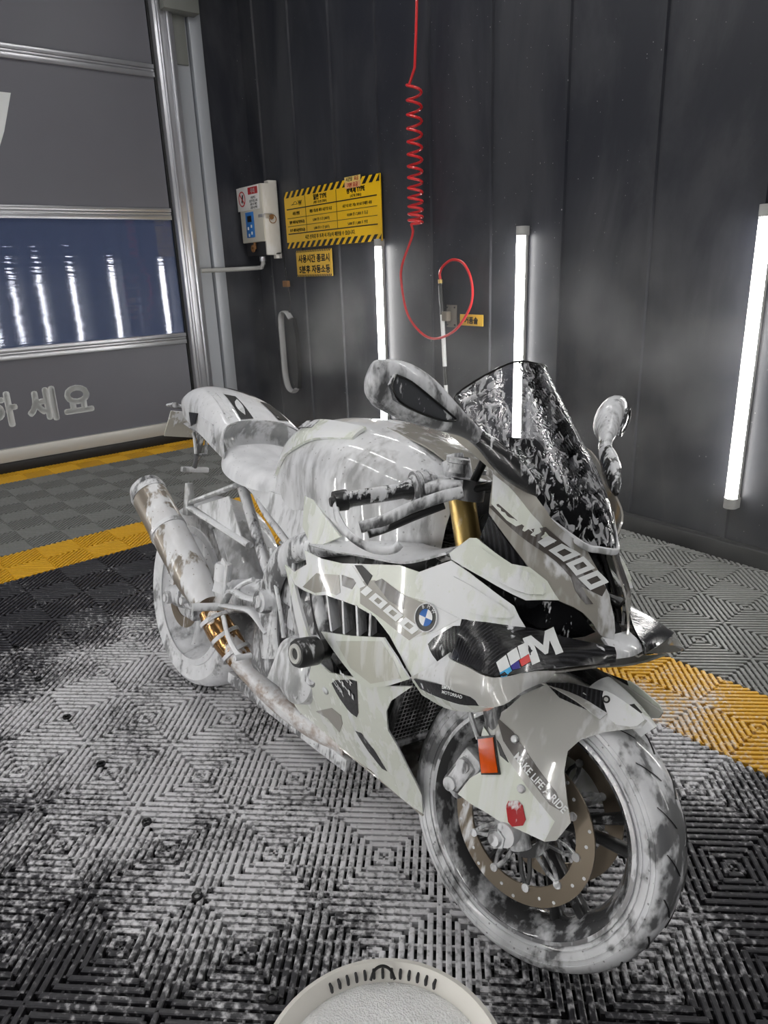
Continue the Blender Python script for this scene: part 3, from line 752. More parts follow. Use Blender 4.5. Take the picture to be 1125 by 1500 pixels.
for k in range(nt_*14+1):
    u = k/(nt_*14); a = math.pi+2*math.pi*nt_*u
    zz = 2.47-(.80)*(1-(1-u)**1.35)
    turns.append((.0+.045*math.cos(a)-.012*u, -.10+.045*math.sin(a), zz))
mb = MB(); mb.tube(catmull(pts, 4)+turns+catmull([turns[-1], (-.06, -.09, 1.6), (-.2, -.07, 1.42), (-.226, -.06, 1.30), (-.17, -.06, 1.10), (-.02, -.07, .98), (.15, -.085, .947), (.34, -.08, 1.01), (.47, -.07, 1.16), (.47, -.06, 1.30), (.40, -.06, 1.41), (.30, -.065, 1.437), (.205, -.06, 1.40), (.158, -.045, 1.36), (.151, -.036, 1.3225)], 6), .0085, 8)
mb.obj('hose', M_HOSE, t)
t = thing('hanging_handle', 'pale curved handle hanging by a black cord under the small notice', 'handle', wallA(-5.80, .36))
mb = MB(); mb.tube(catmull([(.16, -.06, .66), (.12, -.075, .71), (.055, -.085, .70), (.03, -.085, .62), (.03, -.085, .4), (.03, -.085, .2), (.06, -.08, .06), (.13, -.07, .02), (.17, -.06, .05)], 5), (.03, .012), 10, up=(0, -1, 0)); mb.obj('pale_rim', plain('pale_grey_plastic', srgb(150, 150, 150), .5), t)
mb = MB(); mb.prism([(.06, -.05, .66), (.16, -.05, .66), (.2, -.05, .5), (.2, -.05, .2), (.17, -.05, .05), (.09, -.05, .06), (.055, -.05, .2)], (0, .04, 0)); mb.obj('dark_body', MT['black_clean'], t)
mb = MB(); mb.tube(catmull([(.08, -.04, 1.2), (.10, -.04, 1.0), (.15, -.05, .8), (.13, -.06, .69)], 5), .007, 8); mb.obj('cord', MT['black_clean'], t)
mb = MB(); mb.box((.06, -.06, .92), (.14, -.03, .97), .004); mb.obj('brass_fitting', M_RUST, t)

# ------------------------------------------------------------------ basin of suds in the foreground
t = thing('wash_basin', 'white plastic wash basin full of suds with slots in its rim', 'basin', Matrix.Translation(W2(-.034, .787)+(0,)) @ RZ)
M_BAS = plain('cream_plastic', srgb(214, 211, 204), .4, noise=.04, nscale=30)
Ry = Matrix.Rotation(R(90), 4, 'X')
mb = MB(); mb.ring_sweep([(.0, .002), (.14, .002), (.15, .008), (.178, .150), (.184, .188), (.197, .203), (.206, .2), (.205, .189), (.196, .186), (.19, .15), (.16, .0), (.0, .0)], 72, Ry); mb.obj('bowl', M_BAS, t)
def suds():
    m, nt, out = new_mat('soap_suds')
    b = N(nt, 'BsdfPrincipled'); nt.links.new(b.outputs[0], out.inputs[0]); tc = N(nt, 'TexCoord')
    v = N(nt, 'TexVoronoi', i_Scale=260.0); nt.links.new(tc.outputs['Object'], v.inputs['Vector'])
    n = N(nt, 'TexNoise', i_Scale=30.0, i_Detail=5.0); nt.links.new(tc.outputs['Object'], n.inputs['Vector'])
    h_ = math_n(nt, 'ADD', v.outputs['Distance'], n.outputs[0])
    nt.links.new(mixc(nt, n.outputs[0], srgb(228, 228, 226), srgb(250, 250, 250)), b.inputs['Base Color'])
    bp = N(nt, 'Bump', i_Strength=.8, i_Distance=.004); nt.links.new(h_, bp.inputs['Height']); nt.links.new(bp.outputs[0], b.inputs['Normal'])
    b.inputs['Roughness'].default_value = .5; return m
M_SUDS = suds()
mb = MB(); prof = [(0, .181), (.06, .182), (.12, .180), (.165, .177), (.1815, .171), (.17, .10), (0, .10)]
mb.ring_sweep(prof, 48, Ry); mb.obj('suds', M_SUDS, t)
for k in range(13):
    a = R(90+(k-6)*5.0)
    if abs(k-6) < 3: pass
    mb = MB(); M_ = Matrix.Rotation(a, 4, 'Z')
    mb.box((.1785, -.0026, .181), (.1925, .0026, .1955), .002, M=M_); mb.obj('drain_slot', plain('slot_shadow_grey', srgb(40, 40, 42), .6) if k == 0 else bpy.data.materials['slot_shadow_grey'], t)
mb = MB(); mb.tube(catmull([(-.022, .168, .193), (-.014, .180, .203), (0, .185, .206), (.014, .180, .203), (.022, .168, .193)], 5), .0028, 8); mb.obj('wire_handle', MT['black_clean'], t)

# ------------------------------------------------------------------ steam drifting along the wall
def steam():
    m, nt, out = new_mat('drifting_steam')
    pv = N(nt, 'VolumePrincipled'); pv.inputs['Color'].default_value = (1, 1, 1, 1); pv.inputs['Anisotropy'].default_value = .2
    geo = N(nt, 'NewGeometry'); n1 = N(nt, 'TexNoise', i_Scale=2.2, i_Detail=3.0); nt.links.new(geo.outputs['Position'], n1.inputs['Vector'])
    sp = N(nt, 'SeparateXYZ'); nt.links.new(geo.outputs['Position'], sp.inputs[0])
    low = smooth_range(nt, sp.outputs[2], 1.9, .7)
    d = math_n(nt, 'MULTIPLY', math_n(nt, 'MULTIPLY', smooth_range(nt, n1.outputs[0], .38, .72), low), .28)
    nt.links.new(d, pv.inputs['Density']); nt.links.new(pv.outputs[0], out.inputs['Volume']); return m
mb = MB(); mb.box((-5.6, -.85, .15), (-.6, -.165, 2.0), M=wallA(0, 0)); o = mb.obj('steam_haze', steam(), None, False)
o['kind'] = 'stuff'; tag(o, 'thin white steam drifting in front of the lit wall tubes', 'steam')
SC.cycles.volume_step_rate = 3.0
SC.cycles.volume_max_steps = 48

# ------------------------------------------------------------------ motorcycle: panel outlines (x forward, z up, metres) and side surfaces
SIDE = Surf([(1.562, 0.737, -0.026), (1.564, 0.755, -0.026), (1.55, 0.79, -0.026), (1.515, 0.846, -0.028), (1.478, 0.891, -0.045), (1.455, 0.94, -0.122), (1.5, 0.842, -0.082), (1.517, 0.804, -0.092), (1.468, 0.89, -0.095), (1.533, 0.764, -0.078), (1.4, 0.985, -0.145), (1.325, 1.06, -0.185), (1.2, 1.08, -0.2), (1.434, 0.796, -0.185), (1.499, 0.739, -0.14), (1.301, 0.844, -0.222), (1.324, 0.881, -0.205), (1.352, 0.957, -0.19), (1.46, 0.85, -0.13), (1.42, 0.9, -0.155), (1.294, 0.714, -0.25), (1.0, 0.755, -0.24), (0.79, 0.67, -0.235), (0.9, 0.7, -0.245), (1.15, 0.76, -0.245), (1.35, 0.75, -0.235), (1.42, 0.69, -0.23), (1.017, 0.579, -0.255), (1.28, 0.597, -0.255), (1.15, 0.6, -0.255), (0.83, 0.55, -0.235), (1.195, 0.467, -0.225), (1.0, 0.45, -0.22), (0.85, 0.42, -0.21), (0.7, 0.36, -0.185), (1.1, 0.33, -0.175), (0.9, 0.28, -0.15), (0.7, 0.26, -0.14), (0.55, 0.24, -0.13), (1.218, 0.207, -0.1), (1.26, 0.3, -0.12), (1.05, 0.22, -0.12), (0.8, 0.2, -0.11)], 6e-4)
FORKSIDE = Surf([(1.36, 0.5, -0.118), (1.53, 0.316, -0.122), (1.42, 0.4, -0.132), (1.33, 0.34, -0.125), (1.46, 0.5, -0.118), (1.5, 0.57, -0.085), (1.56, 0.52, -0.09), (1.575, 0.42, -0.105), (1.63, 0.58, -0.05), (1.44, 0.58, -0.09), (1.38, 0.3, -0.125), (1.48, 0.42, -0.13)], 1e-3)
OUT = {
 'nose': [(1.302, 1.059), (1.359, 1.023), (1.407, 0.989), (1.439, 0.959), (1.458, 0.933), (1.475, 0.906), (1.496, 0.874), (1.517, 0.847), (1.539, 0.817), (1.556, 0.778), (1.563, 0.754), (1.564, 0.736), (1.55, 0.744), (1.538, 0.767), (1.526, 0.783), (1.514, 0.793), (1.495, 0.802), (1.469, 0.831), (1.439, 0.851), (1.398, 0.893), (1.355, 0.935), (1.342, 1.014), (1.294, 1.042), (1.22, 1.071), (1.23, 1.081)],
 'tri': [(1.354, 0.93), (1.439, 0.851), (1.415, 0.852), (1.345, 0.885)],
 'cheek': [(1.302, 0.844), (1.332, 0.882), (1.345, 0.885), (1.415, 0.852), (1.439, 0.851), (1.469, 0.831), (1.495, 0.802), (1.476, 0.799), (1.457, 0.794), (1.435, 0.8), (1.381, 0.817), (1.311, 0.834)],
 'lamp': [(1.436, 0.798), (1.457, 0.793), (1.477, 0.798), (1.496, 0.8), (1.514, 0.792), (1.526, 0.782), (1.547, 0.747), (1.538, 0.737), (1.525, 0.732), (1.499, 0.739), (1.463, 0.763)],
 'strip': [(1.246, 0.791), (1.31, 0.832), (1.355, 0.819), (1.391, 0.805), (1.445, 0.781), (1.47, 0.748), (1.423, 0.744), (1.372, 0.735), (1.276, 0.753), (1.226, 0.766)],
 'side': [(0.769, 0.668), (0.815, 0.664), (0.869, 0.699), (0.851, 0.729), (0.923, 0.729), (0.999, 0.739), (1.187, 0.789), (1.246, 0.791), (1.226, 0.766), (1.276, 0.753), (1.372, 0.735), (1.379, 0.709), (1.373, 0.658), (1.339, 0.626), (1.278, 0.585), (1.245, 0.616), (1.205, 0.644), (1.18, 0.654), (1.148, 0.666), (1.078, 0.667), (1.026, 0.662), (0.968, 0.655), (0.927, 0.641), (0.872, 0.635), (0.825, 0.635)],
 'inset': [(1.311, 0.671), (1.371, 0.731), (1.375, 0.694), (1.373, 0.679), (1.351, 0.636), (1.323, 0.655)],
 'mid': [(0.985, 0.575), (1.094, 0.605), (1.199, 0.64), (1.245, 0.616), (1.282, 0.586), (1.222, 0.545), (1.155, 0.511), (1.12, 0.509), (1.061, 0.536)],
 'arm': [(0.769, 0.668), (0.825, 0.635), (0.835, 0.623), (0.882, 0.567), (0.923, 0.514), (0.926, 0.46), (0.887, 0.462), (0.856, 0.531), (0.818, 0.599)],
 'lower': [(0.907, 0.458), (0.946, 0.474), (0.987, 0.467), (1.1, 0.505), (1.191, 0.525), (1.278, 0.562), (1.212, 0.499), (1.191, 0.463), (1.18, 0.408), (1.193, 0.377), (1.209, 0.308), (1.229, 0.252), (1.223, 0.193), (1.14, 0.212), (1.068, 0.23), (0.968, 0.221), (0.866, 0.235), (0.771, 0.237), (0.718, 0.293), (0.828, 0.362), (0.886, 0.409)],
 'badge': [(0.985, 0.447), (1.102, 0.503), (1.1, 0.476), (1.084, 0.392), (1.048, 0.392), (1.008, 0.417)],
 'emblem': [(1.294, 0.714)],
 't1000': [(1.114, 0.705), (1.26, 0.667)],
 'stripe_w': [(1.018, 0.738), (1.041, 0.745), (1.1, 0.718), (1.082, 0.707)],
 'stripe_k': [(1.048, 0.749), (1.073, 0.756), (1.114, 0.745), (1.106, 0.72)],
 'grey_a': [(0.866, 0.642), (0.918, 0.692), (1.002, 0.713), (1.021, 0.678), (1.008, 0.668), (0.968, 0.664), (0.925, 0.646)],
 'grey_b': [(1.011, 0.716), (1.069, 0.721), (1.057, 0.697), (1.022, 0.694)],
 'grey_c': [(1.125, 0.735), (1.146, 0.748), (1.225, 0.736), (1.23, 0.71), (1.182, 0.712)],
 'grey_d': [(1.092, 0.698), (1.167, 0.688), (1.237, 0.676), (1.234, 0.65), (1.179, 0.664), (1.138, 0.67), (1.102, 0.67)],
 'grey_e': [(1.225, 0.736), (1.28, 0.743), (1.366, 0.735), (1.325, 0.697), (1.271, 0.664), (1.251, 0.685)],
 'grey_f': [(1.046, 0.576), (1.196, 0.631), (1.24, 0.607), (1.261, 0.579), (1.167, 0.526), (1.098, 0.534)],
 'grey_g': [(1.079, 0.721), (1.124, 0.738), (1.224, 0.737), (1.281, 0.738), (1.293, 0.686), (1.263, 0.657), (1.178, 0.669), (1.095, 0.677)],
 'low_a': [(0.964, 0.36), (1.003, 0.358), (0.999, 0.332), (0.969, 0.29), (0.926, 0.31), (0.872, 0.303)],
 'slot': [(1.055, 0.343), (1.08, 0.349), (1.113, 0.32), (1.138, 0.272), (1.123, 0.271), (1.088, 0.302)],
 'nose_light': [(1.343, 1.009), (1.372, 0.991), (1.435, 0.936), (1.455, 0.9), (1.429, 0.909), (1.387, 0.929), (1.355, 0.954)],
 'nose_dk1': [(1.352, 0.948), (1.366, 0.956), (1.438, 0.91), (1.464, 0.88), (1.451, 0.878), (1.399, 0.915)],
 'nose_dk2': [(1.426, 0.921), (1.444, 0.929), (1.475, 0.886), (1.531, 0.828), (1.533, 0.814), (1.502, 0.832), (1.451, 0.878)],
 'nose_dk3': [(1.49, 0.843), (1.506, 0.83), (1.53, 0.8), (1.524, 0.799), (1.505, 0.821)],
 'cheek_in': [(1.324, 0.844), (1.348, 0.875), (1.416, 0.845), (1.44, 0.843), (1.463, 0.826), (1.479, 0.808), (1.448, 0.804), (1.386, 0.823)],
 'strip_in': [(1.279, 0.773), (1.316, 0.807), (1.371, 0.797), (1.439, 0.773), (1.451, 0.76), (1.42, 0.753), (1.368, 0.751), (1.311, 0.757)],
}
FOUT = {
 'cover': [(1.356, 0.483), (1.386, 0.467), (1.424, 0.452), (1.459, 0.43), (1.51, 0.396), (1.545, 0.373), (1.535, 0.326), (1.504, 0.325), (1.477, 0.323), (1.444, 0.318), (1.405, 0.319), (1.366, 0.317), (1.33, 0.321), (1.352, 0.368), (1.375, 0.394), (1.357, 0.446)],
 'fside': [(1.371, 0.507), (1.396, 0.539), (1.414, 0.571), (1.452, 0.605), (1.513, 0.626), (1.56, 0.62), (1.601, 0.611), (1.643, 0.603), (1.638, 0.588), (1.581, 0.56), (1.547, 0.533), (1.533, 0.507), (1.538, 0.47), (1.56, 0.411), (1.573, 0.383), (1.556, 0.339), (1.535, 0.326), (1.545, 0.373), (1.51, 0.396), (1.459, 0.43), (1.424, 0.452), (1.386, 0.467), (1.367, 0.487)],
 'refl': [(1.356, 0.457), (1.388, 0.475), (1.418, 0.416), (1.382, 0.397)],
 'red': [(1.444, 0.367), (1.476, 0.385), (1.496, 0.342), (1.461, 0.319)],
 'bolt': [(1.432, 0.49), (1.471, 0.407)],
 'text': [(1.441, 0.466), (1.554, 0.406)],
 'tip': [(1.556, 0.632), (1.583, 0.628), (1.642, 0.608), (1.627, 0.585), (1.587, 0.578), (1.558, 0.617)],
 'carbon': [(1.45, 0.608), (1.493, 0.623), (1.556, 0.629), (1.579, 0.594), (1.54, 0.587), (1.485, 0.591)],
 'dk': [(1.379, 0.513), (1.423, 0.501), (1.467, 0.475), (1.535, 0.428), (1.557, 0.396), (1.529, 0.401), (1.471, 0.442), (1.409, 0.477)],
 'spot': [(1.394, 0.473), (1.404, 0.468), (1.432, 0.443), (1.411, 0.448)],
}
NOSE_T = ((1.4346, 0.9005), (1.5186, 0.8215), 0.0184, (0.0104, 0.0152))
SIDE_T = ((1.086, 0.7018), (1.2712, 0.671), 0.0261, (0.0176, 0.0192))
WING_N = (0.2609, -0.2976, 0.9183)
LOGO = {
 'w1': [(1.4961, -0.278, 0.7009), (1.4965, -0.2551, 0.7082), (1.5184, -0.2673, 0.698), (1.5158, -0.2889, 0.6918)],
 'b1': [(1.5158, -0.2889, 0.6918), (1.5184, -0.2673, 0.698), (1.5259, -0.2703, 0.6949), (1.5272, -0.2934, 0.6871)],
 'w2': [(1.496, -0.252, 0.7093), (1.496, -0.2281, 0.7171), (1.5176, -0.2416, 0.7066), (1.5174, -0.265, 0.699)],
 'b2': [(1.5174, -0.265, 0.699), (1.5183, -0.2462, 0.7049), (1.5307, -0.2556, 0.6983), (1.5253, -0.2684, 0.6957)],
 'w3': [(1.4955, -0.2249, 0.7183), (1.4973, -0.2056, 0.724), (1.5187, -0.2212, 0.7128), (1.5181, -0.2409, 0.7066)],
 'b3': [(1.5185, -0.2451, 0.7052), (1.5191, -0.2217, 0.7126), (1.5317, -0.2304, 0.7062), (1.53, -0.2511, 0.7)],
 'M': [(1.5384, -0.2339, 0.7031), (1.487, -0.2023, 0.728), (1.4893, -0.182, 0.7339), (1.5179, -0.1818, 0.7259), (1.4934, -0.1468, 0.7442), (1.4958, -0.1256, 0.7503), (1.5484, -0.1615, 0.7238), (1.5458, -0.18, 0.7185), (1.515, -0.1595, 0.7339), (1.5363, -0.1897, 0.7181), (1.5353, -0.197, 0.716), (1.5103, -0.1969, 0.7231), (1.5408, -0.2162, 0.7082)],
}
RT_MAT = RZ @ Matrix.Translation((-0.67652, 2.31853, .0026)) @ Matrix.Rotation(R(-50.602), 4, 'Z') @ Matrix.Rotation(R(-12.612), 4, 'X')
AX0 = Vector((1.457+.0998, 0, 0)); RAKE = R(23.6); AXD = Vector((-math.sin(RAKE), 0, math.cos(RAKE)))
ST = Matrix.Translation(AX0) @ Matrix.Rotation(R(7.766), 4, AXD) @ Matrix.Translation(-AX0)     # steering turned to the left
STI = ST.inverted()
bike = thing('motorcycle', 'white and grey sport motorcycle covered in soap foam on the ribbed floor', 'motorcycle', RT_MAT)
B2 = (-1, 1)
from mathutils.bvhtree import BVHTree
def part(mb, name, mat, parent=None, **k):
    return mb.obj(name, MT[mat] if isinstance(mat, str) else mat, parent or bike, **k)
def both(fn):
    for s in B2: fn(s)
def YS(p, s): return (p[0], abs(p[1])*s if True else p[1], p[2])
def surf_text(txt, surf, p0, p1, hgt, up, mat, parent, off=.0022, bold=0.0, side=-1, xf=None, name='lettering'):
    cu = bpy.data.curves.new('t', 'FONT'); cu.body = txt; cu.size = 1.0; cu.offset = bold; cu.resolution_u = 3
    ob = bpy.data.objects.new('t', cu); COL.objects.link(ob); bpy.context.view_layer.update()
    me = bpy.data.meshes.new_from_object(ob.evaluated_get(bpy.context.evaluated_depsgraph_get())); bpy.data.objects.remove(ob)
    bm = bmesh.new(); bm.from_mesh(me); bmesh.ops.triangulate(bm, faces=bm.faces[:]); bm.verts.index_update()
    xs = [v.co.x for v in bm.verts]; ys = [v.co.y for v in bm.verts]; w = max(xs)-min(xs); h = max(ys)-min(ys)
    p0 = np.array(p0); d = np.array(p1)-p0; up = np.array(up, float); up /= np.linalg.norm(up)
    V = []
    for v in bm.verts:
        q = p0+d*((v.co.x-min(xs))/w)+up*((v.co.y-min(ys))/h*hgt)
        pt, n = surf.point(q[0], q[1], off); V.append((pt[0], pt[1] if side < 0 else -pt[1], pt[2]))
    F = [tuple(x.index for x in f.verts) for f in bm.faces]; bm.free()
    mb = MB(); mb.add(V, F)
    return mesh_obj(name, [xf @ v for v in mb.v] if xf is not None else mb.v, mb.f, mat, parent, False)

def block_1000(surf, p0, p1, hgt, up, mat, parent, off=.0032):
    p0 = np.array(p0); d = np.array(p1)-p0; up = np.array(up, float); up /= np.linalg.norm(up)
    def pt(u, v):
        q = p0+d*u+up*(v*hgt); r, n = surf.point(q[0], q[1], off); return tuple(r)
    def quad(u0, v0, u1, v1): return [pt(u0, v0), pt(u1, v0), pt(u1, v1), pt(u0, v1)]
    for k, (a, b_) in enumerate(((.02, .13), (.19, .43), (.47, .71), (.75, .99))):
        if k == 0: rects = [(a, 0, b_, 1)]
        else:
            w = .075; rects = [(a, 0, a+w, 1), (b_-w, 0, b_, 1), (a+w, 0, b_-w, .24), (a+w, .76, b_-w, 1)]
        V = []; F = []
        for r in rects:
            F.append(tuple(range(len(V), len(V)+4))); V += quad(*r)
        mesh_obj('numeral', V, F, mat, parent, False)

# ---- front wheel (steered)
FW = ST @ Matrix.Translation((1.457, 0, .30))
def tyre_prof(Ro, hw, rb, bw):
    half = [(rb, bw*.80), (rb+.012, bw), (rb+(Ro-rb)*.42, hw*.97), (rb+(Ro-rb)*.66, hw), (rb+(Ro-rb)*.84, hw*.86), (rb+(Ro-rb)*.95, hw*.58), (Ro-.0008, hw*.25)]
    return [(r, -y) for r, y in half]+[(r, y) for r, y in reversed(half)]
mb = MB(); mb.ring_sweep(tyre_prof(.300, .0605, .224, .052), 96, FW); ftyre = part(mb, 'front_tyre', 'tyre')
mb = MB()
for k in range(22):                                             # tread grooves, raised rims of the cuts
    for s in B2:
        a0 = 2*math.pi*k/22+(0 if s > 0 else .14); pth = []
        for q in range(6):
            u = q/5; y = s*(.014+.036*u); a = a0+.16*u
            r = .3005-.010*(abs(y)/.05)**2.4
            pth.append((r*math.cos(a), y, r*math.sin(a)))
        mb.tube(pth, (.0008, .0022), 5, M=FW)
o = part(mb, 'tread_groove', 'black_clean', ftyre); o['kind'] = 'stuff'
for r_, w_ in ((.246, .0572), (.262, .0597), (.272, .0602)):
    mb = MB()
    for s in B2: mb.ring_sweep([(r_-.0012, s*(w_-.001)), (r_+.0012, s*(w_-.001)), (r_+.0008, s*(w_+.0014)), (r_-.0008, s*(w_+.0014))], 72, FW)
    o = part(mb, 'sidewall_rib', 'tyre', ftyre); o['kind'] = 'stuff'
rimp = [(.234, -.056), (.227, -.0575), (.216, -.047), (.207, -.03), (.2, -.012), (.2, .012), (.207, .03), (.216, .047), (.227, .0575), (.234, .056), (.226, .046), (.214, .03), (.209, 0), (.214, -.03), (.226, -.046)]
mb = MB(); mb.ring_sweep(rimp, 96, FW); frim = part(mb, 'front_rim', 'rim')
mb = MB(); mb.ring_sweep([(.228, -.0585), (.236, -.0575), (.237, -.0545), (.230, -.055)], 96, FW); part(mb, 'rim_flange', 'steel', frim)
for k in range(10):
    a = 2*math.pi*(k//2)/5+(.16 if k % 2 else -.16)+.3; b_ = 2*math.pi*(k//2)/5+.3+(.05 if k % 2 else -.05)
    mb = MB(); mb.tube([(.03*math.cos(b_), 0, .03*math.sin(b_)), (.11*math.cos((a+b_)/2), 0, .11*math.sin((a+b_)/2)), (.205*math.cos(a), 0, .205*math.sin(a))], [(.022, .012), (.018, .009), (.022, .012)], 10, up=(0, 1, 0), M=FW); part(mb, 'spoke', 'rim_in', frim)
mb = MB(); mb.ring_sweep([(.018, -.062), (.036, -.062), (.042, -.05), (.046, 0), (.042, .05), (.036, .062), (.018, .062)], 32, FW); part(mb, 'hub', 'rim_in', frim)
def brake_disc(M_, y, ro, ri, mat, n, carrier=True):
    mb = MB(); mb.ring_sweep([(ri, -.0025), (ro, -.0025), (ro, .0025), (ri, .0025)], 72, M_ @ Matrix.Translation((0, y, 0))); d = part(mb, 'brake_disc', mat)
    sg = -1 if y < 0 else 1
    mb = MB()
    for k in range(30):
        a = 2*math.pi*k/30; r = ri+(ro-ri)*(.25, .55, .8)[k % 3]
        mb.tube([(r*math.cos(a), y+sg*.0024, r*math.sin(a)), (r*math.cos(a), y+sg*.0032, r*math.sin(a))], .0036, 8, M=M_)
    o = part(mb, 'drilling', 'metal_foam', d); o['kind'] = 'stuff'
    if carrier:
        mb = MB(); mb.ring_sweep([(.044, -.004), (.066, -.004), (.068, .004), (.044, .004)], 48, M_ @ Matrix.Translation((0, y*.96, 0)))
        for k in range(n):
            a = 2*math.pi*k/n; b_ = a+math.pi/n*.8
            for q in (a-.18, a+.18):
                mb.tube([(.062*math.cos(q), y*.96, .062*math.sin(q)), (.10*math.cos((a+q)/2), y*.98, .10*math.sin((a+q)/2)), ((ri+.004)*math.cos(a), y, (ri+.004)*math.sin(a))], (.0035, .005), 8, M=M_, up=(0, 1, 0))
        part(mb, 'disc_carrier', 'rim', d)
        for k in range(n):
            a = 2*math.pi*k/n; mb = MB()
            mb.tube([((ri+.004)*math.cos(a), y-.006, (ri+.004)*math.sin(a)), ((ri+.004)*math.cos(a), y+.006, (ri+.004)*math.sin(a))], .0085, 12, M=M_); part(mb, 'bobbin', 'steel', d)
    return d
brake_disc(FW, -.066, .160, .121, 'disc', 10); brake_disc(FW, .066, .160, .121, 'disc', 10)
# axle, forks, calipers, covers (steered)
fx = lambda z: 1.59-.4366*z
for s in B2:
    y = .105*s
    mb = MB(); mb.tube([(fx(.27)+.008, y*.90, .27), (fx(.36), y*.90, .36), (fx(.46), y*.94, .46), (fx(.60), y, .60)], [(.020, .022), (.021, .026), (.022, .026), (.026, .026)], 20, M=ST, up=(0, 1, 0)); leg = part(mb, 'fork_leg', 'black_foam')
    mb = MB(); mb.tube([(1.457, y*.62, .30), (1.457, y*1.30, .30)], .024, 20, M=ST); mb.tube([(1.444, y*1.30, .287), (1.444, y*1.34, .287)], .021, 6, M=ST); part(mb, 'axle_nut', 'metal_foam', leg)
    mb = MB(); mb.tube([(1.444, y*1.33, .287), (1.444, y*1.42, .287)], [.016, .012], 18, M=ST); part(mb, 'axle_cap', 'steel', leg)
    mb = MB(); mb.tube([(fx(.58), y, .58), (fx(.93), y, .93)], .0285, 24, M=ST); gt = part(mb, 'gold_fork_tube', 'gold')
    mb = MB()
    for k in range(5): mb.ring_sweep([(.0288, -.003), (.0298, -.002), (.0298, .002), (.0288, .003)], 24, ST @ Matrix.Translation((fx(.80+.018*k), y, .80+.018*k)) @ Matrix.Rotation(R(90), 4, 'X') @ Matrix.Rotation(0, 4, 'Y'))
    mb = MB(); mb.tube([(fx(.93), y, .93), (fx(1.0), y, 1.0)], .031, 20, M=ST); mb.tube([(fx(1.0), y, 1.0), (fx(1.012), y, 1.012)], .02, 6, M=ST); part(mb, 'fork_cap', 'black_foam', gt)
    # radial caliper behind the leg
    mb = MB(); MC = ST @ Matrix.Translation((1.322, y*.84, .362)) @ Matrix.Rotation(R(24), 4, 'Y')
    mb.box((-.026, -.032, -.058), (.032, .032, .058), .014, M=MC); mb.box((-.018, -.041, -.042), (.024, .041, .042), .012, M=MC); cal = part(mb, 'brake_caliper', 'black_foam')
    for zz in (-.028, .028):
        mb = MB(); mb.tube([(0, s*.040, zz), (0, s*.047, zz)], .015, 16, M=MC); part(mb, 'piston_cap', 'metal_foam', cal)
    mb = MB(); mb.tube(catmull([(1.335, y*.9, .44), (1.30, y*.95, .50), (1.28, y*.9, .58), (1.27, y*.7, .66)], 5), .0055, 8, M=ST); part(mb, 'brake_hose', 'black_foam', cal)
mb = MB(); mb.box((fx(.96)-.045, -.14, .94), (fx(.96)+.035, .14, .966), .01, M=ST); mb.tube([(fx(.96)-.03, 0, .93), (fx(.96)-.03, 0, .985)], .022, 16, M=ST); part(mb, 'top_clamp', 'black_foam')
mb = MB(); mb.box((fx(.70)-.05, -.14, .69), (fx(.70)+.035, .14, .735), .012, M=ST); part(mb, 'lower_clamp', 'black')
covers = panel('brake_duct_cover', FORKSIDE, FOUT['cover'], MT['white'], bike, 0, .005, .012, sides=B2, xf=ST)
fsides = panel('fender_side', FORKSIDE, FOUT['fside'], MT['lgrey'], bike, .001, .005, .012, sides=B2, xf=ST)
for s, cv, fs in zip(B2, covers, fsides):
    panel('amber_reflector', FORKSIDE, FOUT['refl'], MT['amber'], cv, .007, .006, .01, sides=(s,), xf=ST)
    rr = [(1.372+(x-1.386)*1.16+.0135, .437+(z-.437)*1.12) for x, z in FOUT['refl']]
    panel('reflector_frame', FORKSIDE, rr, MT['black_clean'], cv, .005, .004, .01, sides=(s,), xf=ST)
    panel('red_patch', FORKSIDE, FOUT['red'], MT['red'], cv, .0022, .002, .01, 1, sides=(s,), xf=ST)
    panel('black_flash', FORKSIDE, FOUT['spot'], MT['ink'], cv, .002, .002, .01, sides=(s,), xf=ST)
    panel('dark_band', FORKSIDE, FOUT['dk'], MT['dark'], fs, .0022, .002, .012, sides=(s,), xf=ST)
    panel('carbon_inlay', FORKSIDE, FOUT['carbon'], MT['carbon'], fs, .0035, .002, .012, sides=(s,), xf=ST)
    tp = panel('fender_tip_plate', FORKSIDE, FOUT['tip'], MT['white'], fs, .0045, .003, .012, 1, sides=(s,), xf=ST)
    for (x, z, r_, nm) in ((1.566, .6165, .0072, 'round_badge'),):
        p, n = FORKSIDE.point(x, z, .004); p[1] = abs(p[1])*s; n[1] = abs(n[1])*s
        mb = MB(); mb.tube([Vector(p), Vector(p)+Vector(n)*.0022], r_, 18, M=ST); part(mb, nm, 'ink', fs)
        mb = MB(); mb.tube([Vector(p)+Vector(n)*.0022, Vector(p)+Vector(n)*.0026], r_*.55, 18, M=ST); part(mb, nm, 'print_grey', fs)
    for (x, z) in FOUT['bolt']:
        p, n = FORKSIDE.point(x, z, .0); p = Vector((p[0], p[1]*-s if s > 0 else p[1], p[2])); n = Vector((n[0], n[1]*-s if s > 0 else n[1], n[2]))
        if s > 0: p.y = abs(p.y); n.y = abs(n.y)
        mb = MB(); mb.tube([p, p+n*.004, p+n*.0065], [.0085, .0085, .006], 14, M=ST); part(mb, 'bolt', 'steel', cv)
t0, t1 = FOUT['text']
surf_text('MAKE LIFE A RIDE', FORKSIDE, (1.441, .458), (1.556, .394), .0155, (.42, .9), MT['print'], fsides[0], .0034, .022, xf=ST)
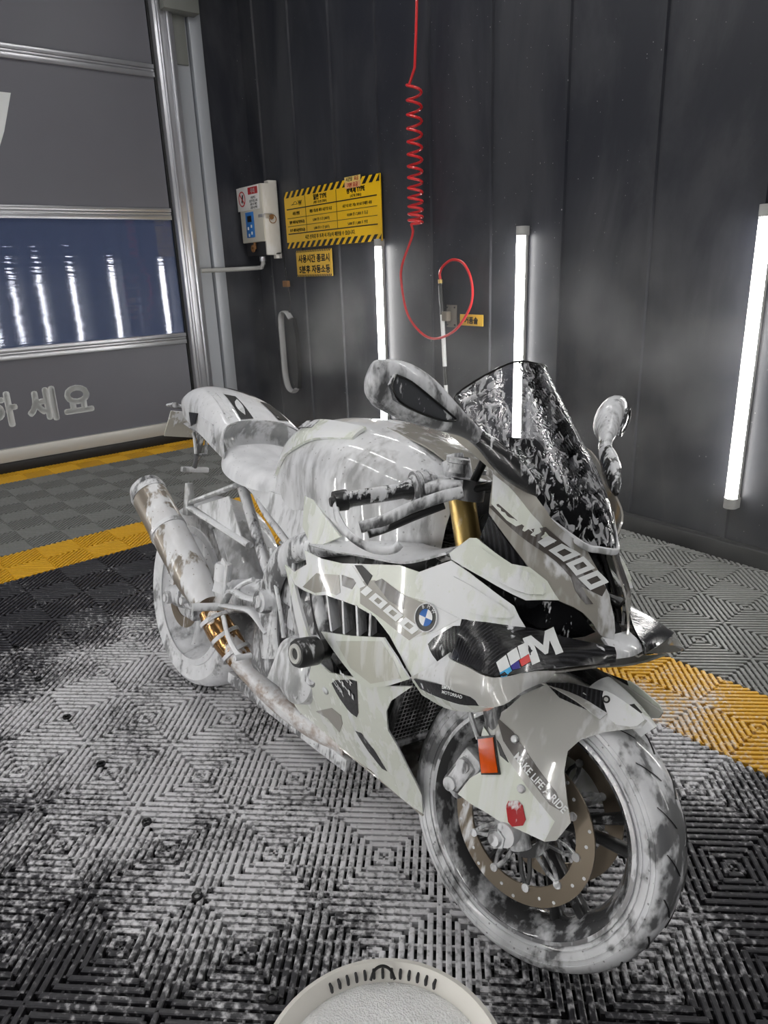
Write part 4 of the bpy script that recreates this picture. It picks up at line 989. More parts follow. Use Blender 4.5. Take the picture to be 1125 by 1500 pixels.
# fender crown over the tyre
def crown(a0, a1, n, hw0, hw1, rc, re, thick=.004):
    rows = []
    for k in range(n+1):
        u = k/n; a = R(a0+(a1-a0)*u); hw = hw0+(hw1-hw0)*u
        row = []
        for q, f in ((-1, 1), (-.75, .55), (-.3, .1), (.3, .1), (.75, .55), (1, 1)):
            r = rc+(re-rc)*f
            row.append((1.457+r*math.sin(a), q*hw, .30+r*math.cos(a)))
        rows.append(row)
    return patch(rows, 3, 3, thick, flip=True)
mb = MB(); mb.add(*crown(-52, 22, 7, .090, .080, .338, .306)); fend = part(mb, 'front_fender', 'lgrey', xf=ST)
mb = MB(); mb.add(*crown(-6, 12, 3, .05, .046, .3415, .3365, .003)); part(mb, 'carbon_inlay', 'carbon', fend, xf=ST)
mb = MB(); mb.add(*crown(12, 34, 4, .070, .034, .343, .322)); tip = part(mb, 'fender_tip', 'white', fend, xf=ST)
mb = MB(); mb.prism([(1.595, -.022, .6075), (1.615, -.018, .597), (1.618, -.006, .598), (1.60, -.008, .609)], (.002, 0, .004), M=ST); part(mb, 'black_vent', 'ink', tip)

# ---- handlebars (positions as steered, mirrored through the steering frame)
def bar_side(s):
    def P(x, y, z):
        q = STI @ Vector((x, y, z)); q.y = abs(q.y)*s; return ST @ q
    a, b = P(1.205, -.13, .966), P(1.112, -.372, .907)
    L = lambda t: a.lerp(b, t)
    mb = MB(); mb.tube([L(0), L(.95)], .011, 14); hb = part(mb, 'handlebar', 'spotted')
    mb = MB(); mb.tube([L(.38), L(.42), L(.46), L(.86), L(.90)], [.021, .021, .0165, .0165, .019], 18); part(mb, 'grip', 'spotted', hb)
    mb = MB(); mb.tube([L(.90), L(.915), L(1.0)], [.021, .0215, .0205], 18); mb.tube([L(1.0), L(1.03)], [.012, .009], 12); part(mb, 'bar_end', 'black', hb)
    mb = MB(); mb.tube([L(.18), L(.22), L(.30), L(.36), L(.385)], [.026, .032, .034, .030, .024], 18)
    for q in (.24, .30, .35): mb.tube([L(q-.008), L(q+.008)], .0365, 20)
    mb.obj('switch_housing', MT['metal_foam'], hb)
    mb = MB(); c = P(1.215, -.105, .955); mb.tube([c+Vector((0, 0, -.022)), c+Vector((0, 0, .022))], .038, 18); part(mb, 'bar_clamp', 'black_foam', hb)
    # master cylinder and reservoir
    mb = MB(); mb.tube([P(1.262, -.17, .965), P(1.225, -.20, .958), P(1.205, -.215, .95)], [.016, .019, .014], 14); part(mb, 'master_cylinder', 'black_foam', hb)
    mb = MB(); r0 = P(1.232, -.165, .992); mb.tube([r0, r0+Vector((0, 0, .018)), r0+Vector((0, 0, .020)), r0+Vector((0, 0, .028))], [.020, .020, .0235, .0235], 18); part(mb, 'fluid_reservoir', 'mirror_shell', hb)
    mb = MB(); mb.tube(catmull([P(1.285, -.195, .962), P(1.262, -.225, .948), P(1.225, -.27, .918), P(1.198, -.31, .888), P(1.17, -.345, .868)], 4), (.012, .008), 12); part(mb, 'lever', 'mirror_shell', hb)
    mb = MB(); mb.tube(catmull([P(1.255, -.21, .93), P(1.225, -.26, .90), P(1.20, -.305, .872), P(1.185, -.335, .858)], 4), (.009, .006), 10); part(mb, 'lever_link', 'black', hb)
    mb = MB(); mb.tube(catmull([P(1.118, -.372, .905), P(1.138, -.378, .882), P(1.175, -.382, .862), P(1.215, -.378, .850), P(1.242, -.355, .842), P(1.268, -.34, .85), P(1.275, -.332, .862)], 5), (.0085, .006), 10, up=(0, 0, 1)); part(mb, 'lever_guard', 'mirror_shell', hb)
bar_side(-1); bar_side(1)
mb = MB(); mb.tube(catmull([(1.22, -.12, .95), (1.30, -.10, .98), (1.33, -.05, .97), (1.33, 0, .93)], 5), .008, 8); part(mb, 'cockpit_cable', 'black_clean')
for s in B2:
    mb = MB(); mb.tube([(1.275, s*.125, 1.045), (1.235, s*.115, .965)], .009, 10); part(mb, 'fairing_stay', 'black_clean')
mb = MB(); mb.box((-.012, -.085, -.05), (.012, .085, .05), .008, M=Matrix.Translation((1.30, 0, 1.03)) @ Matrix.Rotation(R(-35), 4, 'Y')); part(mb, 'instrument_panel', 'black_clean')

# ---- upper cowl, lamps, wings
nose = panel('nose_panel', SIDE, OUT['nose'], MT['grey'], bike, 0, .004, .014, sides=B2)
tri = panel('carbon_side_vent', SIDE, OUT['tri'], MT['carbon'], bike, -.008, .004, .014, sides=B2)
cheek = panel('cowl_cheek', SIDE, OUT['cheek'], MT['white'], bike, .006, .006, .012, sides=B2)
lamp = panel('headlamp', SIDE, OUT['lamp'], MT['lamp'], bike, -.010, .006, .012, sides=B2)
strip = panel('cowl_strip', SIDE, OUT['strip'], MT['white'], bike, .004, .006, .014, sides=B2)
for s, np_, ck, stp in zip(B2, nose, cheek, strip):
    for k, m_ in (('nose_light', 'white'), ('nose_dk1', 'dark'), ('nose_dk2', 'dark'), ('nose_dk3', 'dark')):
        panel('colour_band', SIDE, OUT[k], MT[m_], np_, .0012, .0011, .014, sides=(s,))
    panel('cheek_facet', SIDE, OUT['cheek_in'], MT['white'], ck, .0095, .003, .014, 1, sides=(s,))
    panel('strip_facet', SIDE, OUT['strip_in'], MT['white'], stp, .0075, .003, .014, 1, sides=(s,))
block_1000(SIDE, NOSE_T[0], NOSE_T[1], NOSE_T[2], NOSE_T[3], MT['print'], nose[0])
# dark ducting behind the skin
mb = MB()
for s in B2:
    v, f = panel_geo(SIDE, [(1.28, .60), (1.44, .69), (1.54, .735), (1.55, .80), (1.47, .90), (1.36, .97), (1.34, .88), (1.25, .80)], -.05, .003, .03)
    mb.add(v if s < 0 else mirror_y(v), f)
part(mb, 'inner_cowl', 'black_clean')
rows = [[(1.30, -.15, 1.035), (1.33, 0, 1.03), (1.30, .15, 1.035)], [(1.40, -.11, .96), (1.42, 0, .955), (1.40, .11, .96)], [(1.47, -.06, .905), (1.485, 0, .90), (1.47, .06, .905)]]
mb = MB(); mb.add(*patch(rows, 5, 5, .004)); part(mb, 'screen_shelf', 'black_clean')
rows = [[(1.458, -.055, .895), (1.44, 0, .89), (1.458, .055, .895)], [(1.49, -.034, .84), (1.47, 0, .83), (1.49, .034, .84)], [(1.525, -.027, .775), (1.505, 0, .77), (1.525, .027, .775)], [(1.552, -.022, .735), (1.545, 0, .73), (1.552, .022, .735)]]
mb = MB(); mb.add(*patch(rows, 5, 5, .004)); intake = part(mb, 'centre_intake', 'carbon')
mb = MB(); mb.tube(catmull([(1.465, .03, .885), (1.50, .026, .84), (1.525, .024, .80), (1.543, .02, .76)], 4), (.004, .006), 8); part(mb, 'intake_divider', 'black_clean', intake)
mb = MB(); mb.tube([(1.50, -.012, .805), (1.515, .006, .803), (1.535, .016, .798)], .010, 12); mb.tube([(1.532, .016, .798), (1.542, .018, .795)], .013, 14); mb.tube([(1.515, -.006, .775), (1.54, -.004, .77)], .011, 14); part(mb, 'camera_pod', 'black_clean', intake)
rows = [[(1.548, -.045, .736), (1.553, 0, .738), (1.548, .045, .736)], [(1.572, -.05, .722), (1.580, 0, .724), (1.572, .05, .722)], [(1.580, -.05, .708), (1.587, 0, .709), (1.580, .05, .708)]]
mb = MB(); mb.add(*patch(rows, 5, 4, .006)); part(mb, 'nose_lip', 'white_foam')
wu = [(1.372, -.238, .735), (1.422, -.215, .743), (1.468, -.174, .745), (1.527, -.104, .733), (1.578, -.045, .728)]
wl_ = [(1.395, -.272, .672), (1.45, -.287, .682), (1.515, -.297, .691), (1.562, -.2, .708), (1.586, -.05, .706)]
wm = [tuple((np.array(a)+np.array(b))/2+np.array([.004, -.004, .004])) for a, b in zip(wu, wl_)]
wv, wf = patch([wu, wm, wl_], 6, 5, .004)
wings = []
for s in B2:
    mb = MB(); mb.add(wv if s < 0 else mirror_y(wv), wf); wings.append(part(mb, 'winglet', 'carbon'))
    tipb = (1.548, -.300, .655)
    rows = [[(1.372, -.250, .668), (1.395, -.274, .671), (1.45, -.289, .681), (1.515, -.300, .690), (1.540, -.25, .701), (1.562, -.2, .706)],
            [(1.335, -.258, .628), (1.39, -.280, .634), (1.46, -.294, .652), (1.525, -.304, .672), (1.545, -.26, .688), (1.560, -.205, .700)],
            [(1.283, -.256, .585), (1.385, -.272, .598), (1.475, -.288, .625), (1.545, -.303, .655), (1.548, -.262, .676), (1.556, -.21, .692)]]
    v, f = patch(rows, 4, 4, .006); mb = MB(); mb.add(v if s < 0 else mirror_y(v), f); ep = part(mb, 'winglet_end_plate', 'lgrey', wings[-1])
    rows = [[(1.283, -.252, .583), (1.385, -.270, .596), (1.475, -.284, .622), (1.52, -.293, .642)], [(1.30, -.235, .555), (1.37, -.240, .560), (1.44, -.255, .588), (1.49, -.268, .618)]]
    v, f = patch(rows, 4, 3, .005); mb = MB(); mb.add(v if s < 0 else mirror_y(v), f); part(mb, 'end_plate_return', 'white', wings[-1])
    rows = [[(1.30, -.262, .593), (1.34, -.270, .606), (1.42, -.2835, .630), (1.475, -.2915, .640)], [(1.315, -.256, .578), (1.37, -.268, .588), (1.44, -.2815, .606), (1.49, -.291, .628)]]
    v, f = patch(rows, 4, 3, .003); v = [(p[0], p[1]-.004, p[2]) for p in v]; mb = MB(); mb.add(v if s < 0 else mirror_y(v), f); part(mb, 'carbon_inlay', 'carbon', wings[-1])
    rows = [[(1.40, -.262, .668), (1.51, -.285, .686), (1.555, -.2, .70), (1.58, -.05, .699)], [(1.36, -.21, .66), (1.45, -.2, .68), (1.50, -.14, .70), (1.53, -.05, .70)]]
    v, f = patch(rows, 4, 4, .004); mb = MB(); mb.add(v if s < 0 else mirror_y(v), f); part(mb, 'winglet_underside', 'grey', wings[-1])
def quad_text(txt, c00, c10, c01, c11, mat, parent):
    cu = bpy.data.curves.new('t', 'FONT'); cu.body = txt; cu.size = 1.0; cu.resolution_u = 2; cu.offset = .01
    ob = bpy.data.objects.new('t', cu); COL.objects.link(ob); bpy.context.view_layer.update()
    me = bpy.data.meshes.new_from_object(ob.evaluated_get(bpy.context.evaluated_depsgraph_get())); bpy.data.objects.remove(ob)
    xs = [q.co.x for q in me.vertices]; ys = [q.co.y for q in me.vertices]
    V = []
    for q in me.vertices:
        u = (q.co.x-min(xs))/(max(xs)-min(xs)); w = (q.co.y-min(ys))/(max(ys)-min(ys))
        V.append((Vector(c00).lerp(Vector(c10), u)).lerp(Vector(c01).lerp(Vector(c11), u), w))
    return mesh_obj('lettering', V, [tuple(p.vertices) for p in me.polygons], mat, parent, False)
quad_text('BMW', (1.395, -.2905, .6165), (1.417, -.2925, .6235), (1.393, -.2895, .6235), (1.415, -.2915, .6305), MT['print'], wings[0])
quad_text('MOTORRAD', (1.397, -.2910, .6085), (1.452, -.2985, .6235), (1.396, -.2905, .6145), (1.451, -.2980, .6295), MT['print'], wings[0])
bvh = BVHTree.FromPolygons([Vector(p) for p in wv], wf)
wn = Vector(WING_N)
for k, m_ in (('w1', 'print'), ('b1', 'lblue'), ('w2', 'print'), ('b2', 'dblue'), ('w3', 'print'), ('b3', 'mred'), ('M', 'print')):
    pts = []
    for p in densify([np.array(q) for q in LOGO[k]], .008):
        h_ = bvh.ray_cast(Vector(p)+wn*.08, -wn); pts.append((h_[0] if h_[0] else Vector(p))+wn*.0012)
    o = mesh_obj('logo_bar' if k != 'M' else 'logo_letter', pts, [tuple(range(len(pts)))], MT[m_], wings[0], False)

# ---- windscreen
def scr(c, m, e): return [(e[0], -e[1], e[2]), (m[0], -m[1], m[2]), (c[0], 0, c[1]), (m[0], m[1], m[2]), (e[0], e[1], e[2])]
rows = [scr((1.516, .893), (1.503, .030, .895), (1.482, .058, .900)), scr((1.478, .962), (1.460, .062, .955), (1.424, .118, .944)), scr((1.418, 1.036), (1.395, .086, 1.027), (1.345, .152, 1.008)),
        scr((1.354, 1.112), (1.330, .092, 1.096), (1.272, .167, 1.072)), scr((1.300, 1.178), (1.276, .086, 1.162), (1.220, .160, 1.118)), scr((1.258, 1.229), (1.238, .066, 1.220), (1.186, .148, 1.146))]
v, f = patch(rows, 6, 5, .0035); mb = MB(); mb.add(v, f); wscreen = part(mb, 'windscreen', 'screen')
edge = [rows[i][0] for i in range(6)]+[rows[5][1], rows[5][2], rows[5][3]]+[rows[5-i][4] for i in range(6)]
mb = MB(); mb.tube(catmull(edge, 5), .0022, 6); part(mb, 'screen_edge', 'black_clean', wscreen)
mb = MB(); mb.tube(catmull([rows[1][0], rows[0][0], rows[0][1], rows[0][2], rows[0][3], rows[0][4], rows[1][4]], 4), (.007, .005), 8); part(mb, 'screen_foam_bead', 'white_foam', wscreen)
bvs = BVHTree.FromPolygons([Vector(p) for p in v], f)
def screen_text(txt, c, size):
    cu = bpy.data.curves.new('t', 'FONT'); cu.body = txt; cu.size = size; cu.align_x = 'CENTER'; cu.offset = .0004
    ob = bpy.data.objects.new('t', cu); COL.objects.link(ob); bpy.context.view_layer.update()
    me = bpy.data.meshes.new_from_object(ob.evaluated_get(bpy.context.evaluated_depsgraph_get())); bpy.data.objects.remove(ob)
    V = []
    for q in me.vertices:
        o_ = Vector((1.8, c[0]+q.co.x, c[1]+q.co.y)); h_ = bvs.ray_cast(o_, Vector((-1, 0, 0)))
        V.append((h_[0] if h_[0] else Vector((1.5, o_.y, o_.z)))+Vector((.0012, 0, .0008)))
    mesh_obj('lettering', V, [tuple(p.vertices) for p in me.polygons], MT['print'], wscreen, False)
screen_text('WRS', (.045, .925), .019)

# ---- mirrors
def mirror(s):
    prof = [((1.214, -.412, 1.150), .010, .008), ((1.216, -.405, 1.150), .032, .019), ((1.222, -.388, 1.150), .043, .027), ((1.234, -.35, 1.142), .050, .033), ((1.255, -.31, 1.126), .046, .032), ((1.282, -.272, 1.106), .032, .024), ((1.305, -.238, 1.088), .019, .015), ((1.322, -.212, 1.072), .0145, .012)]
    cp = catmull([p[0] for p in prof], 3); ra = catmull([(p[1], p[2], 0) for p in prof], 3)
    mb = MB(); mb.tube([(p[0], p[1]*-s, p[2]) for p in cp], [(max(r[0], .004), max(r[1], .003)) for r in ra], 18, up=(.25, 0, 1)); mr = part(mb, 'mirror', 'mirror_shell')
    lens = [(1.243, -.386, 1.166), (1.243, -.392, 1.148), (1.249, -.376, 1.122), (1.262, -.345, 1.108), (1.282, -.302, 1.098), (1.296, -.276, 1.100), (1.290, -.285, 1.110), (1.272, -.320, 1.134), (1.255, -.36, 1.158)]
    ctr = Vector((1.264, -.345, 1.134))
    V = [Vector((p[0]+.017, p[1]*-s, p[2])) for p in lens]; cc = Vector((ctr.x+.019, ctr.y*-s, ctr.z)); n = len(V)
    mb = MB(); mb.add(V+[cc]+[p-Vector((.03, 0, 0)) for p in V], [(i, (i+1) % n, n) for i in range(n)]+[(i, (i+1) % n, n+1+(i+1) % n, n+1+i) for i in range(n)]); part(mb, 'indicator_lens', 'smoked', mr)
    mb = MB(); mb.tube(catmull([(p[0]+.019, p[1]*-s, p[2]) for p in lens]+[(lens[0][0]+.019, lens[0][1]*-s, lens[0][2])], 3), .0022, 6); part(mb, 'lens_rim', 'black_clean', mr)
    st_ = [((1.310, -.225, 1.080), .015, .012), ((1.328, -.205, 1.066), .018, .013), ((1.352, -.188, 1.046), .024, .015), ((1.378, -.168, 1.022), .025, .014), ((1.402, -.148, 1.000), .017, .010), ((1.418, -.134, .984), .006, .004)]
    cp = catmull([p[0] for p in st_], 3); ra = catmull([(p[1], p[2], 0) for p in st_], 3)
    mb = MB(); mb.tube([(p[0], p[1]*-s, p[2]) for p in cp], [(max(r[0], .004), max(r[1], .003)) for r in ra], 14, up=(.5, 0, .8)); part(mb, 'mirror_stalk', 'spotted', mr)
mirror(-1); mirror(1)

# ---- side fairing
side = panel('side_fairing', SIDE, OUT['side'], MT['white'], bike, 0, .004, .016, sides=B2)
mid = panel('mid_fairing', SIDE, OUT['mid'], MT['white'], bike, .012, .005, .016, sides=B2)
arm = panel('fairing_arm', SIDE, OUT['arm'], MT['white'], bike, .002, .008, .012, sides=B2)
lower = panel('belly_fairing', SIDE, OUT['lower'], MT['white'], bike, 0, .004, .018, sides=B2)
for s, sd, md, lw in zip(B2, side, mid, lower):
    for k, m_, of in (('grey_a', 'grey', .0012), ('grey_b', 'dark', .0012), ('grey_e', 'pale', .0010), ('grey_g', 'grey', .0013), ('grey_c', 'dark', .0019), ('stripe_k', 'ink', .0016)):
        panel('colour_band', SIDE, OUT[k], MT[m_], sd, of, .0009, .014, sides=(s,))
    panel('stripe', SIDE, OUT['stripe_w'], MT['print'], sd, .0014, .0011, .014, sides=(s,))
    panel('carbon_inlay', SIDE, OUT['inset'], MT['carbon'], sd, .003, .003, .014, 1, sides=(s,))
    panel('colour_band', SIDE, OUT['grey_f'], MT['pale'], md, .0134, .0011, .014, sides=(s,))
    panel('carbon_badge', SIDE, OUT['badge'], MT['carbon'], lw, .0016, .0014, .014, 1, sides=(s,))
    panel('colour_band', SIDE, OUT['low_a'], MT['grey'], lw, .0012, .0011, .014, sides=(s,))
    panel('dark_channel', SIDE, OUT['slot'], MT['black'], lw, .0016, .0012, .014, sides=(s,))
    p, n = SIDE.point(.955, .405, 0); p[1] *= -s; n[1] *= -s
    p = Vector(p); n = Vector(n)
    mb = MB(); mb.tube([p-n*.002, p+n*.003, p+n*.005], [.0105, .0105, .007], 16); part(mb, 'bolt', 'steel', lw)
block_1000(SIDE, SIDE_T[0], SIDE_T[1], SIDE_T[2], SIDE_T[3], MT['print'], side[0])
surf_text('MET', SIDE, (1.040, .490), (1.085, .475), .012, (.1, 1), MT['print'], lower[0], .0035, .02)
surf_text('SHI', SIDE, (1.018, .472), (1.082, .440), .014, (.1, 1), MT['print'], lower[0], .0035, .02)
surf_text('CIR', SIDE, (1.000, .452), (1.040, .428), .014, (.1, 1), MT['print'], lower[0], .0035, .02)
# roundel
def roundel(x, z, r, parent):
    p, n = SIDE.point(x, z, .003); n = Vector(n); p = Vector(p)
    ex = Vector((1, 0, 0)); ex = (ex-n*ex.dot(n)).normalized(); ez = n.cross(ex)
    if ez.z < 0: ez = -ez
    M_ = Matrix(((ex.x, -n.x, ez.x, p.x), (ex.y, -n.y, ez.y, p.y), (ex.z, -n.z, ez.z, p.z), (0, 0, 0, 1)))
    mb = MB(); mb.tube([(0, .004, 0), (0, -.001, 0)], r, 40, M=M_); rd = part(mb, 'emblem', 'black_clean', parent)
    mb = MB(); mb.ring_sweep([(r*.97, .001), (r*1.06, .001), (r*1.04, -.003), (r*.98, -.003)], 40, M_); part(mb, 'emblem_ring', 'steel', parent)
    for q in range(4):
        pts = [(0, -.0016, 0)]+[(r*.62*math.cos(R(90*q+9*k)), -.0016, r*.62*math.sin(R(90*q+9*k))) for k in range(11)]
        mb = MB(); mb.prism(pts, (0, -.0008, 0), M=M_); part(mb, 'emblem_quarter', 'bmwblue' if q % 2 else 'print', parent, smooth=False)
    for ch, a in (('B', 128), ('M', 90), ('W', 52)):
        T_ = M_ @ Matrix.Translation((r*.70*math.cos(R(a)), -.0018, r*.70*math.sin(R(a)))) @ Matrix.Rotation(-R(a-90), 4, 'Y') @ UP
        text_mesh(ch, r*.36, T_, MT['print'], 'emblem_letter', parent, r*.01, align='CENTER', ext=.0002)
roundel(1.294, .714, .027, side[0])
# gills between side and mid fairing, and the dark cavity behind them
for s in B2:
    v, f = panel_geo(SIDE, [(.80, .66), (.97, .70), (1.15, .70), (1.26, .62), (1.18, .53), (1.06, .50), (.94, .45), (.86, .52)], -.045, .003, .03)
    mb = MB(); mb.add(v if s < 0 else mirror_y(v), f); cav = part(mb, 'gill_cavity', 'black')
    for (xa, za, xb, zb, mt) in ((.975, .656, 1.02, .588, 'white_foam'), (1.035, .664, 1.065, .598, 'white_foam'), (1.085, .669, 1.112, .610, 'white_foam'), (1.135, .669, 1.150, .624, 'white_foam')):
        pa, na = SIDE.point(xa, za, .002); pb, nb = SIDE.point(xb, zb, .008); q = Vector((.006, .0, .0))
        V = []
        for w0 in (-.0035, .0035):
            for p_, n_ in ((pa, na), (pb, nb)):
                V.append(Vector(p_)+Vector((w0, 0, 0))); V.append(Vector(p_)-Vector(n_)*.04+Vector((w0-.02, 0, 0)))
        F = [(0, 2, 3, 1), (4, 5, 7, 6), (0, 1, 5, 4), (2, 6, 7, 3), (0, 4, 6, 2), (1, 3, 7, 5)]
        mb = MB(); mb.add(V if s < 0 else [Vector((p.x, -p.y, p.z)) for p in V], F); part(mb, 'gill_fin', mt, cav, angle=30)
    for (o_, mt) in (([(1.045, .662), (1.078, .668), (1.095, .606), (1.07, .60)], 'carbon'), ([(1.10, .667), (1.14, .668), (1.18, .650), (1.15, .625), (1.118, .612)], 'carbon')):
        v, f = panel_geo(SIDE, o_, -.022, .003, .02); mb = MB(); mb.add(v if s < 0 else mirror_y(v), f); part(mb, 'carbon_backing', mt, cav)
mb = MB(); mb.box((.60, -.13, .58), (1.20, .13, .80), .03); mb.box((1.0, -.15, .40), (1.12, .15, .72), .03); part(mb, 'airbox', 'black')
# belly closing sheet and rear plate
rows = [[(1.225, -.095, .195), (1.23, 0, .175), (1.225, .095, .195)], [(1.07, -.122, .225), (1.08, 0, .185), (1.07, .122, .225)], [(.87, -.126, .232), (.87, 0, .18), (.87, .126, .232)], [(.74, -.13, .24), (.72, 0, .18), (.74, .13, .24)]]
mb = MB(); mb.add(*patch(rows, 5, 5, .004)); part(mb, 'belly_pan', 'grey')
mb = MB(); mb.box((.37, -.128, .155), (.98, -.108, .19), .004, M=Matrix.Rotation(R(-1.2), 4, 'Y')); part(mb, 'belly_rail', 'metal_foam')
# radiator with its grille
MRad = Matrix.Translation((1.155, 0, .44)) @ Matrix.Rotation(R(12), 4, 'Y')
mb = MB(); mb.box((-.03, -.158, -.11), (-.006, .158, .12), .004, M=MRad); rad = part(mb, 'radiator', 'black_clean')
mb = MB()
for k in range(27):
    y = -.156+.012*k; mb.tube([(0, y, -.105), (0, y, .115)], .0013, 4, False, M=MRad)
for k in range(19):
    z = -.105+.012*k; mb.tube([(.001, -.156, z), (.001, .156, z)], .0013, 4, False, M=MRad)
o = part(mb, 'radiator_grille', 'black_foam', rad); o['kind'] = 'stuff'
mb = MB()
for s in B2: mb.tube([(.0, s*.16, -.11), (.0, s*.16, .12)], .008, 8, M=MRad)
for z in (-.112, .122): mb.tube([(0, -.16, z), (0, .16, z)], .009, 8, M=MRad)
part(mb, 'radiator_frame', 'black_foam', rad)

# ---- tank, seat, tail
TK = [(.50, .900, (.055, .893), (.098, .86), (.115, .80)), (.555, .962, (.07, .952), (.128, .895), (.14, .80)), (.63, 1.012, (.088, 1.0), (.160, .925), (.155, .795)), (.73, 1.040, (.10, 1.026), (.186, .945), (.175, .785)), (.84, 1.048, (.112, 1.032), (.204, .95), (.197, .775)), (.95, 1.040, (.115, 1.022), (.206, .945), (.205, .775)), (1.05, 1.016, (.10, .998), (.178, .93), (.19, .785)), (1.125, .982, (.08, .965), (.125, .91), (.145, .80)), (1.16, .94, (.06, .93), (.09, .88), (.10, .80))]
rows = []
for x, zt, a, b, c in TK:
    rows.append([(x, -c[0], c[1]), (x, -b[0], b[1]), (x-.0, -a[0]*1.05, a[1]), (x, 0, zt), (x, a[0]*1.05, a[1]), (x, b[0], b[1]), (x, c[0], c[1])])
tv, tf = patch(rows, 4, 4, .006)
mb = MB(); mb.add(tv, tf); tank = part(mb, 'fuel_tank', 'tank')
mb = MB(); mb.add(*patch([[(.505, -.06, .895), (.50, 0, .90), (.505, .06, .895)], [(.53, -.10, .83), (.49, 0, .83), (.53, .10, .83)]], 4, 4, .01)); part(mb, 'tank_rear_cap', 'white_foam', tank)
bvt = BVHTree.FromPolygons([Vector(p) for p in tv], tf)
def tank_decal(pts, mat, name, off=.0018, d=(0, -.75, .66)):
    dd = Vector(d).normalized(); V = []
    for p in densify([np.array(q, float) for q in pts], .02):
        h_ = bvt.ray_cast(Vector((p[0], 0, .87))+Vector((0, p[1], 0))*1.0+dd*.0+Vector((0, dd.y, dd.z))*.4, -dd)
        if h_[0]: V.append(h_[0]+dd*off)
    if len(V) > 2: return mesh_obj(name, V, [tuple(range(len(V)))], mat, tank, False)
mb = MB(); rows = [[(.515, -.075, .905), (.515, -.108, .885), (.525, -.125, .845)], [(.585, -.10, .975), (.585, -.138, .945), (.59, -.150, .905)], [(.67, -.122, 1.018), (.67, -.160, .985), (.675, -.174, .945)], [(.76, -.130, 1.032), (.765, -.165, 1.005), (.77, -.178, .985)], [(.90, -.128, 1.034), (.90, -.15, 1.02), (.90, -.165, 1.005)]]
v, f = patch(rows, 4, 4, .008); v = [(p[0]-.003, p[1]-.010, p[2]+.006) for p in v]; mb.add(v, f); mb2 = MB(); mb2.add(mirror_y(v), f)
part(mb, 'tank_shoulder_panel', 'white', tank); part(mb2, 'tank_shoulder_panel', 'white', tank)
mb = MB(); rows = [[(.66, -.128, 1.012), (.66, -.152, .993)], [(.72, -.132, 1.023), (.725, -.158, 1.003)]]; v, f = patch(rows, 3, 3, .002); mb.add([(p[0]-.003, p[1]-.013, p[2]+.010) for p in v], f); part(mb, 'emblem_recess', 'spotted', tank)
mb = MB(); rows = [[(.92, -.09, 1.034), (.90, -.02, 1.048), (.9, .05, 1.048)], [(1.08, -.085, 1.003), (1.09, -.02, 1.008), (1.08, .05, 1.008)], [(1.17, -.05, .945), (1.18, 0, .95), (1.17, .05, .945)]]; v, f = patch(rows, 4, 4, .004); mb.add([(p[0], p[1], p[2]+.007) for p in v], f); part(mb, 'airbox_cover', 'grey', tank)
mb = MB(); mb.ring_sweep([(.0, .012), (.032, .010), (.036, 0), (0, 0)], 24, Matrix.Translation((.86, 0, 1.046)) @ Matrix.Rotation(R(90), 4, 'X')); part(mb, 'filler_cap', 'white_foam', tank)
KN = Surf([(.25, .83, -.125), (.5, .80, -.145), (.66, .80, -.165), (.79, .835, -.195), (.96, .79, -.216), (.86, .745, -.212), (.75, .715, -.195), (.58, .745, -.16), (.37, .79, -.13)], 1e-3)
panel('seat_side_cover', KN, [(.23, .845), (.33, .82), (.50, .805), (.62, .812), (.74, .83), (.80, .80), (.80, .745), (.86, .745), (.83, .715), (.76, .705), (.70, .715), (.58, .74), (.47, .768), (.37, .785), (.27, .81)], MT['white_foam'], bike, 0, .005, .018, sides=B2)
panel('knee_panel', KN, [(.77, .845), (.82, .845), (.965, .79), (.90, .755), (.845, .742), (.79, .77)], MT['white'], bike, .010, .006, .016, sides=B2)
rows = [[(.84, -.215, .735), (.95, -.236, .752), (1.08, -.244, .775), (1.20, -.240, .795), (1.295, -.224, .84)], [(.82, -.195, .75), (.95, -.205, .775), (1.08, -.20, .80), (1.20, -.19, .815), (1.29, -.18, .85)], [(.80, -.165, .76), (.93, -.165, .79), (1.08, -.14, .81), (1.19, -.135, .815), (1.27, -.14, .84)]]
for s in B2:
    v, f = patch(rows, 5, 4, .005, flip=True); mb = MB(); mb.add(v if s < 0 else mirror_y(v), f); part(mb, 'fairing_shelf', 'white_foam')
rows = []
for x, z, w in ((.22, .865, .105), (.27, .845, .125), (.34, .832, .135), (.43, .828, .135), (.51, .832, .118), (.57, .842, .095)):
    rows.append([(x, -w, z-.035), (x, -w*.93, z-.008), (x, -w*.5, z+.004), (x, 0, z+.008), (x, w*.5, z+.004), (x, w*.93, z-.008), (x, w, z-.035)])
mb = MB(); mb.add(*patch(rows, 4, 5, .03)); part(mb, 'seat', 'seat')
TL = [(-.295, .978, .956, .042), (-.25, 1.006, .938, .062), (-.17, 1.036, .920, .082), (-.08, 1.046, .905, .100), (.04, 1.036, .888, .122), (.14, 1.008, .868, .137), (.225, .972, .850, .146)]
rows = []
for x, zt, zl, w in TL:
    zm = zl+(zt-zl)*.62
    rows.append([(x+.02, -w*.96, zl), (x+.01, -w, zm), (x, -w*.72, zt-.012), (x, 0, zt), (x, w*.72, zt-.012), (x+.01, w, zm), (x+.02, w*.96, zl)])
rows_tail = rows
mb = MB(); mb.add(*patch(rows, 4, 4, .005)); tail = part(mb, 'tail_cowl', 'white_foam')
rows = [[(.225, -.142, .94), (.215, -.07, .968), (.21, 0, .972), (.215, .07, .968), (.225, .142, .94)], [(.20, -.125, .90), (.17, -.06, .91), (.165, 0, .912), (.17, .06, .91), (.20, .125, .90)], [(.24, -.118, .855), (.235, -.06, .858), (.232, 0, .86), (.235, .06, .858), (.24, .118, .855)]]
